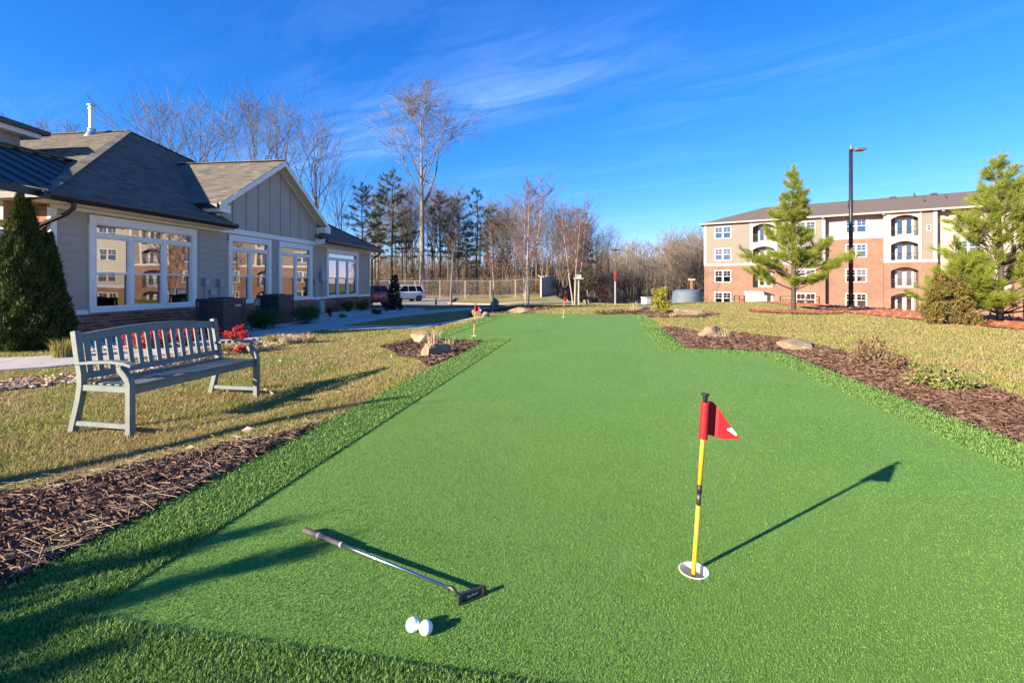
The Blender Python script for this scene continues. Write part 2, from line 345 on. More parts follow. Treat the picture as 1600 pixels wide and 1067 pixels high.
def rock_mat(name, c1, c2, c3):
    m, t, b, o = new_mat(name)
    t.links.new(ramp(t, noise(t, 3.5, 9, .65), [c1, c2, c3], [.3, .5, .72]), b.inputs['Base Color']); b.inputs['Roughness'].default_value = .9
    bump(t, b, noise(t, 14, 9, .7), .8, .03); return m
M['rock'] = rock_mat('tan_fieldstone', (.17, .12, .07), (.27, .20, .125), (.36, .30, .215))
M['rock_grey'] = rock_mat('grey_fieldstone', (.10, .093, .085), (.16, .15, .135), (.24, .225, .20))
M['rock_pink'] = rock_mat('pinkish_fieldstone', (.20, .12, .08), (.30, .205, .145), (.37, .30, .23))

# ------------------------------------------------------------ the lie of the land
def ss(t): t = np.clip(t, 0, 1); return t*t*(3-2*t)
G0 = np.array([-1.396, 1.542]); GU = np.array([.984, -.178]); GV = np.array([.178, .984])
def guv(u, v): p = G0+GU*u+GV*v; return (float(p[0]), float(p[1]))
GREEN = [(0, 0), (4.02, 0), (4.06, 6.42), (2.64, 6.62), (2.82, 15.3), (-1.35, 14.9), (-1.38, 7.72), (0, 7.72)]      # in green coordinates
FW = .44
OUTER = [(-FW, -FW), (4.02+FW, -FW), (4.06+FW, 6.42+FW), (2.64+FW+.03, 6.62+FW), (2.82+FW, 15.3+.35), (-1.35-FW, 14.9+.35), (-1.38-FW, 7.72-FW), (-FW, 7.72-FW)]
GREEN_W = [guv(*p) for p in GREEN]; OUTER_W = [guv(*p) for p in OUTER]
def inside(px, py, poly):
    px = np.asarray(px); py = np.asarray(py); c = np.zeros(px.shape, bool); n = len(poly)
    for i in range(n):
        x0, y0 = poly[i]; x1, y1 = poly[(i+1) % n]
        if y0 == y1: continue
        c ^= ((y0 > py) != (y1 > py)) & (px < (x1-x0)*(py-y0)/(y1-y0)+x0)
    return c
def dist_poly(px, py, poly):
    px = np.asarray(px, float); py = np.asarray(py, float); d = np.full(px.shape, 1e9); n = len(poly)
    for i in range(n):
        x0, y0 = poly[i]; x1, y1 = poly[(i+1) % n]; ex, ey = x1-x0, y1-y0
        t = np.clip(((px-x0)*ex+(py-y0)*ey)/(ex*ex+ey*ey), 0, 1)
        d = np.minimum(d, np.hypot(px-x0-t*ex, py-y0-t*ey))
    return d
def Tn(x, y):
    x = np.asarray(x, float); y = np.asarray(y, float)
    ins = inside(x, y, OUTER_W); d = np.where(ins, 0, dist_poly(x, y, OUTER_W))
    z = -.18*ss(d/1.7)*ss((1.0-x)/2.5)
    z = z+.05*ss(d/1.2)*ss((x-2.0)/2.0)*(1-ss((d-1.2)/3))
    wl = 1-ss((x-3)/10)
    z = z-.78*ss((y-17)/32)*wl+.42*ss((y-55)/7)*wl
    e = np.maximum(x-15.2, (y-27)*ss((x-5)/5))
    z = z-2.55*ss(e/13)
    z = z+1.2*ss((y-120)/200)
    return z
def T(x, y): return float(Tn(np.array([x]), np.array([y]))[0])
def at(px, py):                                   # where a sight line from the photographer's eye meets the ground
    dxr, dzr = (px-CX)/FPX, (HY-py)/FPX
    ys = np.concatenate([np.arange(1.0, 12, .02), np.arange(12, 140, .1)])
    zz = CAMH+dzr*ys; g = Tn(dxr*ys, ys); k = np.argmax(zz <= g)
    return (float(dxr*ys[k]), float(ys[k]), float(g[k]))
def up(px, py, Y):                                # point at distance Y on a sight line
    return ((px-CX)/FPX*Y, Y, CAMH+(HY-py)/FPX*Y)

HOLES = []
for hx, hy in ((1084, 895), (740, 525.5), (880, 496.3)):
    Z = 814/(hy-HY); HOLES.append(((hx-CX)/FPX*Z, Z))

# the lawn: one sheet out to the horizon
def axis(near, far, step, grow):
    a = [0.0]
    while a[-1] < far: a.append(a[-1]+(step if a[-1] < near else step+(a[-1]-near)*grow))
    return a
ax = axis(14, 900, .28, .09); xs = np.array([-v for v in reversed(ax[1:])]+ax); ys = np.array([-6+v for v in axis(32, 1500, .28, .09)])
ys = np.concatenate([[-60, -30, -15, -9], ys])
X, Y = np.meshgrid(xs, ys); Zt = Tn(X.ravel(), Y.ravel())
ins = inside(X.ravel(), Y.ravel(), OUTER_W) & (dist_poly(X.ravel(), Y.ravel(), OUTER_W) > .1); Zt = Zt-np.where(ins, .16, 0)
nx, ny = len(xs), len(ys); I = np.arange(nx*ny).reshape(ny, nx)
quads = np.stack([I[:-1, :-1].ravel(), I[:-1, 1:].ravel(), I[1:, 1:].ravel(), I[1:, :-1].ravel()], 1)
me = np_mesh('lawn', np.stack([X.ravel(), Y.ravel(), Zt], 1), M['lawn'], quads=quads); me.polygons.foreach_set('use_smooth', np.ones(len(quads), bool))
tag(link('lawn', me), kind='structure')

def sheet(name, poly, m, off, grid=.3, holes=(), hole_r=.054, flat=None, parent=None):
    pts = []; edges = []; n = len(poly)
    def addring(ring):
        b = len(pts); pts.extend(Vector(p) for p in ring); k = len(ring); edges.extend((b+i, b+(i+1) % k) for i in range(k))
    ring = []
    for i in range(n):
        a = np.array(poly[i]); c = np.array(poly[(i+1) % n]); k = max(1, int(np.hypot(*(c-a))/grid))
        ring += [tuple(a+(c-a)*j/k) for j in range(k)]
    addring(ring)
    for hx, hy in holes: addring([(hx+hole_r*math.cos(a), hy+hole_r*math.sin(a)) for a in np.linspace(0, 2*math.pi, 28, endpoint=False)])
    xs_ = [p[0] for p in poly]; ys_ = [p[1] for p in poly]
    gx, gy = np.meshgrid(np.arange(min(xs_), max(xs_), grid), np.arange(min(ys_), max(ys_), grid)); gx = gx.ravel(); gy = gy.ravel()
    k = inside(gx, gy, poly) & (dist_poly(gx, gy, poly) > grid*.3)
    for hx, hy in holes: k &= np.hypot(gx-hx, gy-hy) > hole_r+.03
    pts += [Vector((float(a), float(b))) for a, b in zip(gx[k], gy[k])]
    vs, es, fs, *_ = delaunay_2d_cdt(pts, edges, [], 1, 1e-6)
    V = np.array([(v[0], v[1]) for v in vs]); z = (Tn(V[:, 0], V[:, 1]) if flat is None else np.full(len(V), flat))+off
    F = []
    for f in fs:
        c = V[list(f)].mean(0)
        if any(math.hypot(c[0]-hx, c[1]-hy) < hole_r*.98 for hx, hy in holes): continue
        if not inside(c[:1], c[1:2], poly)[0]: continue
        F.append(tuple(f))
    g = Geo(); g.v = [(a, b, c) for (a, b), c in zip(V, z)]; g.f = F
    return g.obj(name, m, parent)
ring_holes = HOLES
FH = .014                                            # the fringe carpet stands a little above the green
fg_ = Geo(); n_ = len(OUTER_W)
for i in range(n_):
    a, b = OUTER_W[i], OUTER_W[(i+1) % n_]; c, d = GREEN_W[(i+1) % n_], GREEN_W[i]
    for k in range(12):
        t0, t1 = k/12, (k+1)/12; L2 = lambda p, q, t: (p[0]+(q[0]-p[0])*t, p[1]+(q[1]-p[1])*t)
        p0, p1, q1, q0 = L2(a, b, t0), L2(a, b, t1), L2(d, c, t1), L2(d, c, t0)
        fg_.add([(*p0, FH), (*p1, FH), (*q1, FH), (*q0, FH), (*p0, -.03), (*p1, -.03), (*q1, .002), (*q0, .002)], [(0, 1, 2, 3), (0, 4, 5, 1), (3, 2, 6, 7)])
tag(fg_.obj('fringe_base', M['fringebase']), kind='structure')
tag(sheet('putting_green', GREEN_W, M['green'], .010, .4, HOLES, .054), kind='structure')

# mulch beds
def wpoly(px): return [at(*p)[:2] for p in px]
BED_L = [guv(*p) for p in [(-.40, 2.12), (-.58, 1.80), (-.84, 1.56), (-1.15, 1.33), (-1.8, .90), (-3.0, .15), (-3.4, -1.6), (-.40, -1.6)]]
BED_N = wpoly([(592, 543), (618, 537), (650, 532), (700, 530)])+[guv(-1.55, 7.30), guv(-.40, 7.30), guv(-.42, 5.6)]+wpoly([(668, 574), (655, 563), (618, 552)])
BED_R = [guv(2.95, 10.6), guv(3.5, 10.75)]+wpoly([(1095, 521), (1150, 521), (1220, 530), (1292, 545), (1313, 549), (1345, 562), (1399, 574), (1445, 584), (1534, 604), (1600, 627)])+[(5.2, 3.0), (5.2, 1.4), guv(4.4, .6), guv(4.4, 6.6), guv(3.0, 7.0)]
BED_B = wpoly([(935, 489.5), (960, 487), (1000, 486), (1060, 486.5), (1108, 488.5), (1125, 492), (1095, 497.5)])+[guv(3.2, 14.3), guv(3.25, 15.6), guv(1.5, 15.55)]
BED_F = wpoly([(732, 493), (752, 486), (790, 482), (850, 480.5), (873, 481.5), (840, 485), (818, 488.5), (775, 490.5)])
BED_P1 = [(10.6+1.5*math.cos(a), 17.9+1.6*math.sin(a)) for a in np.linspace(0, 6.28, 18, endpoint=False)]
BEDS = {}
for nm, p in (('a', BED_L), ('b', BED_N), ('c', BED_R), ('d', BED_B), ('e', BED_F)):
    BEDS[nm] = p; tag(sheet('mulch_bed', p, M['mulchbase'], .016, .22), kind='structure')
M['straw_bed'] = ground('red_pine_straw', [(.20, .075, .045), (.31, .13, .08), (.38, .19, .12)], 9, bmp=.7, bscale=40)
tag(sheet('pine_straw_ring', BED_P1, M['straw_bed'], .03, .25), kind='structure')
# walkway of concrete slabs
def ribbon(cl, wd):
    a = []; b = []
    for i, p in enumerate(cl):
        p0 = np.array(cl[max(i-1, 0)]); p1 = np.array(cl[min(i+1, len(cl)-1)]); d = (p1-p0)/np.hypot(*(p1-p0)); n_ = np.array([-d[1], d[0]])*wd/2
        a.append(tuple(np.array(p)+n_)); b.append(tuple(np.array(p)-n_))
    return b+a[::-1], a, b
def dens(cl, step):
    o = []
    cl = [np.array(c, float) for c in cl]; n = len(cl)
    for i in range(n-1):
        p0, p1, p2, p3 = cl[max(i-1, 0)], cl[i], cl[i+1], cl[min(i+2, n-1)]; k = max(1, int(np.hypot(*(p2-p1))/step))
        for j in range(k):
            t = j/k; o.append(.5*((2*p1)+(-p0+p2)*t+(2*p0-5*p1+4*p2-p3)*t*t+(-p0+3*p1-3*p2+p3)*t**3))
    o.append(cl[-1]); return o
PATH_A = dens([(-16, 7.1), (-12, 7.1), (-8.8, 7.15), (-7.45, 7.65), (-6.7, 8.8), (-6.2, 10.4), (-6.05, 12.0), (-5.85, 13.7), (-5.3, 16.4), (-4.35, 19.6), (-3.1, 23), (-1.9, 27.2)], .5)
PATH_B = dens([(-5.25, 13.35), (-4.2, 13.55), (-3.0, 13.7), (-2.0, 14.4), (-1.2, 15.6)], .5)
pa, la, lb = ribbon(PATH_A, 1.5); pb, _, _ = ribbon(PATH_B, 1.15)
PATHS = [pa, pb]
pw = sheet('walkway', pb, M['concrete'], .014, .3); tag(pw, kind='structure')
walk = empty('walkway', (0, 0, 0)); tag(walk, kind='structure')
i = 0
while i < len(PATH_A)-1:                           # slabs between tooled joints
    j = min(i+3, len(PATH_A)-1)
    gq = Geo()
    for k in range(i, j):
        def pt(q, s, sh):
            p = np.array(q[s]); p2 = np.array(q[min(s+1, len(q)-1)]) if s < len(q)-1 else p
            return p
        A0, A1, B0, B1 = np.array(la[k]), np.array(la[k+1]), np.array(lb[k]), np.array(lb[k+1])
        if k == j-1: A1 = A1+(A0-A1)*.016/np.hypot(*(A0-A1)); B1 = B1+(B0-B1)*.016/np.hypot(*(B0-B1))
        vs = []
        for p in (A0, B0, B1, A1):
            z = T(*p); vs += [(p[0], p[1], z-.05), (p[0], p[1], z+.028)]
        gq.add(vs, [(1, 3, 5, 7), (0, 1, 7, 6), (2, 4, 5, 3)]+([(0, 2, 3, 1)] if k == i else [])+([(4, 6, 7, 5)] if k == j-1 else []))
    gq.obj('slab', M['concrete'], walk); i = j
# parking lot, its kerb, and the clay ground of the building site
LOT = [(-22, 29.5), (-9, 29), (-2.5, 30.2), (1.0, 31.0), (4.6, 32.6), (4.8, 36.5), (1.2, 37.5), (-1.8, 40.5), (-5.2, 44.5), (-6.5, 48), (-7, 58), (-24, 58), (-40, 45), (-40, 34)]
tag(sheet('parking_lot', LOT, M['asphalt'], .03, .8), kind='structure')
def kerb(pl):
    g = Geo(); pl = dens(pl, .7); _, a, b = ribbon(pl, .18)
    for k in range(len(pl)-1):
        vs = []
        for p in (a[k], b[k], b[k+1], a[k+1]):
            z = T(*p); vs += [(p[0], p[1], z-.05), (p[0], p[1], z+.15)]
        g.add(vs, [(1, 3, 5, 7), (0, 1, 7, 6), (2, 4, 5, 3), (0, 2, 3, 1), (4, 6, 7, 5)])
    return tag(g.obj('kerb', M['kerb']), kind='structure')
kerb([(4.9, 36.5), (1.2, 37.5), (-1.8, 40.5), (-5.2, 44.5), (-6.4, 48), (-7, 58)]); kerb([(-9, 29), (-2.5, 30.2), (1.0, 31.0), (4.7, 32.6)])
CLAY = [(11.9, 12.6), (11.7, 9.8), (11.9, 6), (26, 4), (70, 20), (75, 45), (30, 70), (20, 60), (16, 40), (14.5, 28), (12.6, 20), (12.1, 16)]
tag(sheet('red_clay_ground', CLAY, M['clay'], .035, .8), kind='structure')
GRAVEL = [(-9.2, 9.6), (-7.9, 8.6), (-7.55, 9.3), (-7.1, 11.4), (-6.75, 13.5), (-6.1, 16.6), (-5.2, 20), (-4.3, 22.5), (-4.6, 25), (-6.6, 25.6), (-7.3, 24.9)]
tag(sheet('gravel_bed', GRAVEL, M['gravel'], .014, .3), kind='structure')
NAND = [(-8.7, 8.1), (-7.7, 8.3), (-7.6, 9.3), (-7.15, 11.4), (-6.9, 12.4), (-7.2, 12.6), (-8.6, 10)]
LEAFB = wpoly([(-120, 612), (0, 598), (110, 588), (220, 566), (330, 545), (420, 527), (470, 523), (490, 530), (440, 541), (340, 558), (200, 588), (120, 600), (0, 612), (-120, 630)])
tag(sheet('leaf_litter_strip', LEAFB, M['leaflitter'], .014, .3), kind='structure')

# ------------------------------------------------------------ blades, chips, pebbles (uncountable)
def polar(n, r0, r1, th=1.12):
    r = np.exp(RNG.uniform(math.log(r0), math.log(r1), n)); a = RNG.uniform(-th, th, n)
    return r*np.sin(a), r*np.cos(a), r
def sample(n, r0, r1, test, th=1.12):
    xs_, ys_, rs_ = [], [], []; k = 0; tries = 0
    while k < n and tries < 60:
        x, y, r = polar(n*2, r0, r1, th); m_ = test(x, y); xs_.append(x[m_]); ys_.append(y[m_]); rs_.append(r[m_]); k += m_.sum(); tries += 1
    return np.concatenate(xs_)[:n], np.concatenate(ys_)[:n], np.concatenate(rs_)[:n]
def blades(name, x, y, z, h, wd, lean, m, bend=False, bias=(0, 0)):
    n = len(x); az = RNG.uniform(0, 2*math.pi, n); la_ = RNG.uniform(0, 2*math.pi, n)
    P = np.stack([x, y, z], 1); side = np.stack([np.cos(az), np.sin(az), np.zeros(n)], 1)*(wd/2)[:, None]
    ld = np.stack([np.cos(la_)*lean+bias[0], np.sin(la_)*lean+bias[1], np.zeros(n)], 1)*h[:, None]
    upv = np.zeros((n, 3)); upv[:, 2] = h*np.sqrt(np.clip(1-lean**2*.6, .1, 1))
    if not bend:
        V = np.stack([P-side, P+side, P+ld+upv], 1).reshape(-1, 3)
        return np_mesh(name, V, m, tris=np.arange(3*n).reshape(n, 3))
    mid = P+ld*.35+upv*.6
    V = np.stack([P-side, P+side, mid+side*.85, mid-side*.85, P+ld+upv], 1).reshape(-1, 3); b = np.arange(n)*5
    return np_mesh(name, V, m, tris=np.stack([b+3, b+2, b+4], 1), quads=np.stack([b, b+1, b+2, b+3], 1))
def out_holes(x, y):
    k = np.ones(x.shape, bool)
    for hx, hy in HOLES: k &= np.hypot(x-hx, y-hy) > .057
    return k
x, y, r = sample(400000, 1.25, 17.5, lambda x, y: inside(x, y, GREEN_W) & out_holes(x, y))
sc_ = np.maximum(1, r/1.6)**.55
tag(link('putting_green_pile', blades('putting_green_pile', x, y, np.full(len(x), .010), RNG.uniform(.003, .006, len(x)), RNG.uniform(.0022, .0034, len(x))*sc_, RNG.uniform(.2, .8, len(x)), M['greenpile'])), kind='stuff')
x, y, r = sample(185000, 1.15, 24, lambda x, y: inside(x, y, OUTER_W) & ~inside(x, y, GREEN_W))
sc_ = np.maximum(1, r/1.7)**.75
tag(link('fringe_turf', blades('fringe_turf', x, y, np.full(len(x), FH-.002), RNG.uniform(.010, .022, len(x)), RNG.uniform(.0024, .0038, len(x))*sc_, RNG.uniform(.2, .85, len(x)), M['fringe'], True)), kind='stuff')
HARD = PATHS+[BED_L, BED_N, BED_R, BED_B, BED_F, LOT, CLAY, GRAVEL, LEAFB, BED_P1]
def on_lawn(x, y):
    k = ~inside(x, y, OUTER_W)
    for p in HARD: k &= ~inside(x, y, p)
    return k & (x*-.127+(y-9.65)*0 > -99) & ~((x < -9.3+.128*(y-10.4)) & (y > 9.2))
x, y, r = sample(290000, 2.3, 34, on_lawn); sc_ = np.maximum(1, r/3.2)**.72
cl = np.sin(x*3.1+np.sin(y*2.3)*2)*np.sin(y*2.7+np.sin(x*1.9)*2); hh = RNG.uniform(.018, .05, len(x))*(1+.35*cl)
tag(link('lawn_grass', blades('lawn_grass', x, y, Tn(x, y), hh, RNG.uniform(.004, .0075, len(x))*sc_, RNG.uniform(.3, .95, len(x)), M['blade'])), kind='stuff')
def chips(name, x, y, z, ln, wd, th, m, tilt=.25):
    n = len(x); a = RNG.uniform(0, 2*math.pi, n); e = RNG.normal(0, tilt, n)
    D = np.stack([np.cos(a)*np.cos(e), np.sin(a)*np.cos(e), np.sin(e)], 1); S = np.stack([-np.sin(a), np.cos(a), RNG.normal(0, .25, n)], 1); U = np.cross(D, S)
    P = np.stack([x, y, z], 1); D = D*(ln/2)[:, None]; S = S*(wd/2)[:, None]; U = U*th[:, None]
    k = RNG.uniform(-.35, .35, n)[:, None]
    V = np.stack([P-D*1.0-S*.4, P-D+S*.5, P+S+U*.5+D*k*.5, P+D+S*.3, P+D-S*.4, P-S+U*.4, P-D*.8+U, P+D*.8+U], 1).reshape(-1, 3); b = np.arange(n)*8
    tr = np.concatenate([np.stack([b+i, b+j, b+k_], 1) for i, j, k_ in ((0, 5, 6), (5, 7, 6), (5, 4, 7), (1, 6, 2), (6, 7, 2), (2, 7, 3), (0, 6, 1), (3, 7, 4))])
    return np_mesh(name, V, m, tris=tr)
def bedtest(ps): return lambda x, y: np.any([inside(x, y, p) for p in ps], 0) & ~inside(x, y, OUTER_W)
x, y, r = sample(19000, 1.6, 4.6, bedtest([BED_L]), 1.2); s_ = np.maximum(1, r/2.6)**.6
tag(link('mulch_chips', chips('mulch_chips', x, y, Tn(x, y)+RNG.uniform(.012, .04, len(x)), RNG.uniform(.02, .075, len(x))*s_, RNG.uniform(.0025, .008, len(x))*s_, RNG.uniform(.003, .008, len(x))*s_, M['chip'])), kind='stuff')
x, y, r = sample(21000, 2.5, 24, bedtest([BED_N, BED_R, BED_B, BED_F])); s_ = np.maximum(1, r/3.6)**.7
tag(link('mulch_chips', chips('mulch_chips', x, y, Tn(x, y)+RNG.uniform(.012, .04, len(x)), RNG.uniform(.02, .075, len(x))*s_, RNG.uniform(.003, .009, len(x))*s_, RNG.uniform(.003, .008, len(x))*s_, M['chip'])), kind='stuff')
# straw fallen on the bed and along the lawn's edge
def near_bed(x, y): return (dist_poly(x, y, BED_L) < .22) & ~inside(x, y, OUTER_W)
x, y, r = sample(1000, 1.6, 5.2, near_bed, 1.1)
tag(link('dry_straw', chips('dry_straw', x, y, Tn(x, y)+RNG.uniform(.02, .05, len(x)), RNG.uniform(.06, .18, len(x)), RNG.uniform(.002, .004, len(x)), RNG.uniform(.001, .002, len(x)), M['straw'], .15)), kind='stuff')
def leafquads(P, size, m, name, flat=.5, aspect=.5, fold=.18):
    n = len(P); A = RNG.normal(size=(n, 3)); A[:, 2] *= flat; A /= np.linalg.norm(A, axis=1)[:, None]
    B = np.cross(A, RNG.normal(size=(n, 3))); B /= np.linalg.norm(B, axis=1)[:, None]; C = np.cross(A, B)
    s = size[:, None]
    V = np.stack([P-A*s*.5, P+B*s*aspect*.5+C*s*fold, P+A*s*.5, P-B*s*aspect*.5+C*s*fold], 1).reshape(-1, 3); b = np.arange(n)*4
    return np_mesh(name, V, m, tris=np.concatenate([np.stack([b, b+1, b+2], 1), np.stack([b, b+2, b+3], 1)]))
x, y, r = sample(4200, 4, 16, lambda x, y: inside(x, y, LEAFB)); P = np.stack([x, y, Tn(x, y)+RNG.uniform(.02, .05, len(x))], 1)
tag(link('fallen_leaves', leafquads(P, RNG.uniform(.035, .085, len(x)), M['dryleaf'], 'fallen_leaves', .25, .6)), kind='stuff')
x, y, r = sample(45, 2.5, 9, lambda x, y: on_lawn(x, y) & (x < 0)); P = np.stack([x, y, Tn(x, y)+.045], 1)
tag(link('fallen_leaves', leafquads(P, RNG.uniform(.04, .09, len(x)), M['dryleaf'], 'fallen_leaves', .25, .6)), kind='stuff')
def pebbles(name, x, y, s, m):
    n = len(x); ico = np.array([(0, 0, 1), (.9, 0, .1), (.28, .86, .1), (-.73, .53, .1), (-.73, -.53, .1), (.28, -.86, .1), (0, 0, -.6)])
    J = ico[None]*(1+RNG.normal(0, .14, (n, 7, 3))); J[:, :, 2] *= .6; a = RNG.uniform(0, 6.28, n); ca, sa = np.cos(a)[:, None], np.sin(a)[:, None]; st = RNG.uniform(.7, 1.5, n)[:, None]
    vx = J[:, :, 0]*st; vy = J[:, :, 1]; V = np.stack([vx*ca-vy*sa, vx*sa+vy*ca, J[:, :, 2]], 2)*s[:, None, None]
    V += np.stack([x, y, Tn(x, y)+.02], 1)[:, None]; b = (np.arange(n)*7)
    tr = np.concatenate([np.stack([b+i, b+j, b+k], 1) for i, j, k in [(0, 1, 2), (0, 2, 3), (0, 3, 4), (0, 4, 5), (0, 5, 1), (6, 2, 1), (6, 3, 2), (6, 4, 3), (6, 5, 4), (6, 1, 5)]])
    return np_mesh(name, V.reshape(-1, 3), m, tris=tr)
x, y, r = sample(6000, 7.5, 27, lambda x, y: inside(x, y, GRAVEL)); tag(link('river_pebbles', pebbles('river_pebbles', x, y, RNG.uniform(.02, .055, len(x))*(r/9)**.4, M['pebble'])), kind='stuff')
x, y, r = sample(1800, 4, 16, lambda x, y: inside(x, y, LEAFB)); tag(link('river_pebbles', pebbles('river_pebbles', x, y, RNG.uniform(.015, .045, len(x)), M['pebble'])), kind='stuff')
x, y, r = sample(3200, 14, 21, lambda x, y: inside(x, y, BED_P1)); tag(link('pine_straw', chips('pine_straw', x, y, Tn(x, y)+RNG.uniform(.03, .08, len(x)), RNG.uniform(.10, .26, len(x)), RNG.uniform(.012, .022, len(x)), RNG.uniform(.003, .006, len(x)), M['redstraw'], .2)), kind='stuff')
x, y, r = sample(2600, 9, 30, lambda x, y: inside(x, y, CLAY)); tag(link('clay_clods', pebbles('clay_clods', x, y, RNG.uniform(.02, .09, len(x)), M['clod'])), kind='stuff')
# bits of leaf and bark blown onto the green
x, y, r = sample(14, 2.2, 9, lambda x, y: inside(x, y, GREEN_W) & out_holes(x, y)); tag(link('blown_bits', chips('blown_bits', x, y, np.full(len(x), .017), RNG.uniform(.006, .02, len(x)), RNG.uniform(.002, .005, len(x)), RNG.uniform(.001, .002, len(x)), M['dryleaf'], .1)), kind='stuff')

# ------------------------------------------------------------ the clubhouse on the left
CO = np.array([-9.4, 9.65]); CUx = np.array([.1270, .9919]); CRZ = math.atan2(CUx[1], CUx[0])
def club_w(s, y): return (CO[0]+CUx[0]*s-CUx[1]*y, CO[1]+CUx[1]*s+CUx[0]*y)
club = empty('clubhouse', (CO[0], CO[1], 0), CRZ, 'low grey-sided clubhouse with white framed windows, brick base and dark hip roof', 'building')
LW = 15.27; WINS = [(.73, 3.72, 3), (4.97, 7.05, 2), (7.50, 9.70, 2), (10.84, 13.87, 3)]
g = Geo(); prev = 0.02
for s0, s1, n in WINS:
    g.box(prev, s0+.12, .02, .18, .40, 2.72); g.box(s0+.12, s1-.12, .02, .18, .40, .55); g.box(s0+.12, s1-.12, .02, .18, 2.42, 2.72); prev = s1-.12
g.box(prev, LW, .02, .18, .40, 2.72)
g.box(LW-.16, LW, .18, 12, -.6, 2.72); g.box(0, .16, .18, 12, -.6, 2.72); g.box(0, LW, 12, 12.16, -.6, 2.72)
wall = g.obj('wall', M['siding'], club)
room = Geo(); room.add([(.2, .2, -.1), (LW-.2, .2, -.1), (LW-.2, 5, -.1), (.2, 5, -.1)], [(0, 1, 2, 3)])
room.obj('floor', M['carpet'], club)
room = Geo().box(.2, LW-.2, 5, 5.1, -.1, 2.7).box(.2, LW-.2, .2, 5, 2.66, 2.7)
for s in (4.3, 7.3, 10.3): room.box(s, s+.1, .2, 5, -.1, 2.66)
room.obj('inner_wall', M['interior'], club)
segs = []; prev = .09
for s0, s1, n in WINS: segs.append((prev, s0)); prev = s1
segs.append((prev, LW-.09))
bm_cache = {}
EXP = .178
for (a, b) in segs:
    for k in range(12):
        z0 = .515+k*EXP; z1 = min(z0+EXP+.012, 2.64)
        gg = Geo().add([(0, -.019, 0), (b-a-.004, -.019, 0), (b-a-.004, .02, 0), (0, .02, 0), (0, -.004, z1-z0), (b-a-.004, -.004, z1-z0), (b-a-.004, .02, z1-z0), (0, .02, z1-z0)],
                       [(0, 3, 2, 1), (4, 5, 6, 7), (0, 1, 5, 4), (1, 2, 6, 5), (2, 3, 7, 6), (3, 0, 4, 7)])
        key = (round(b-a, 3), round(z1-z0, 3))
        if key not in bm_cache: bm_cache[key] = gg.mesh('siding_board', M['siding'])
        link('siding_board', bm_cache[key], wall, (a+.002, 0, z0))
# white trim: water table under the siding, frieze over it, corner boards
tr = Geo(); prev = 0
for s0, s1, n in WINS: tr.box(prev, s0, -.045, .018, .415, .512); prev = s1
tr.box(prev, LW, -.045, .018, .415, .512)
tr.obj('water_table', M['white'], club)
Geo().box(0, LW, -.032, .018, 2.64, 2.80).obj('frieze_board', M['white'], club)
for s in (-.03, LW-.09): Geo().box(s, s+.12, -.036, .05, .514, 2.638).obj('corner_board', M['white'], club)
# brick base, each brick its own piece near the eye
bb = Geo().box(0, LW, -.055, .018, -.7, .408).obj('brick_base', M['mortar'], club)
pier = Geo().box(-.02, .30, .05, .62, -.6, 2.72).obj('brick_pier', M['mortar'], club)
bme = Geo().box(0, .2, -.012, 0, 0, .065).mesh('brick', M['brick'])
far = Geo(); cnt = 0
for row in range(14):
    z = .338-row*.075
    s = .002 if row % 2 else -.10
    while s < LW-.05:
        a, b = max(s, 0), min(s+.2, LW)
        if s >= 0 and b-a > .19 and s < 7.2 and row < 8 and cnt < 190:
            link('brick', bme, bb, (s, -.055+random.uniform(-.003, .002), z)); cnt += 1
        elif b-a > .02: far.box(a, b, -.067, -.055, z, z+.065)
        s += .211
fb = far.obj('brick', M['brick'], bb); fb['kind'] = 'stuff'
pme = Geo().box(-.012, 0, 0, .18, 0, .065).mesh('brick', M['brick'])
for row in range(32):
    z = 2.64-row*.075
    for j in range(3):
        y = .055+j*.19-(0 if row % 2 else 0)
        link('brick', pme, pier, (-.02+random.uniform(-.003, .002), y, z))
# windows
def window(s0, s1, n, shade=False):
    f = Geo(); Z0, Z1 = .50, 2.60; T_ = .16
    f.box(s0, s0+T_, -.06, .03, Z0+.002, Z1-.002); f.box(s1-T_, s1, -.06, .03, Z0+.002, Z1-.002); f.box(s0, s1, -.064, .03, 2.41, Z1); f.box(s0-.01, s1+.01, -.085, .03, Z0-.06, Z0+.045)
    a, b = s0+T_, s1-T_
    f.box(a, b, -.03, .06, 2.125, 2.225); f.box(a, b, -.02, .05, 2.392, 2.41); f.box(a, b, -.02, .055, Z0+.045, Z0+.075)
    uw = (b-a-(n-1)*.11)/n; wn = None; spans = []
    for i in range(n):
        u0 = a+i*(uw+.11); spans.append((u0, u0+uw))
        if i: f.box(u0-.11, u0, -.028, .06, Z0+.075, 2.125)
        for q0, q1 in ((u0, u0+.035), (u0+uw-.035, u0+uw)): f.box(q0, q1, -.01, .055, Z0+.075, 2.125)
        f.box(u0+.035, u0+uw-.035, -.012, .055, 1.29, 1.335); f.box(u0+.035, u0+uw-.035, -.01, .05, 2.095, 2.125)
    wo_ = f.obj('window', M['white'], club)
    Geo().box(a, b, .022, .03, 2.225, 2.392).obj('pane', M['glass'], wo_)
    for u0, u1 in spans:
        Geo().box(u0+.035, u1-.035, .012, .018, 1.335, 2.095).obj('pane', M['glass'], wo_)
        Geo().box(u0+.035, u1-.035, .034, .040, Z0+.075, 1.29).obj('pane', M['glass_low'], wo_)
        if not shade: Geo().box(u0+.01, u1-.01, .10, .105, 1.36, 2.12).obj('shade', M['blind'], wo_)  # half-height white panels added behind the upper sashes to make those panes paler
        if shade: Geo().box(u0+.01, u1-.01, .10, .105, .7, 2.12).obj('shade', M['blind'], wo_)
for i, wdef in enumerate(WINS): window(*wdef, shade=(i == 3))
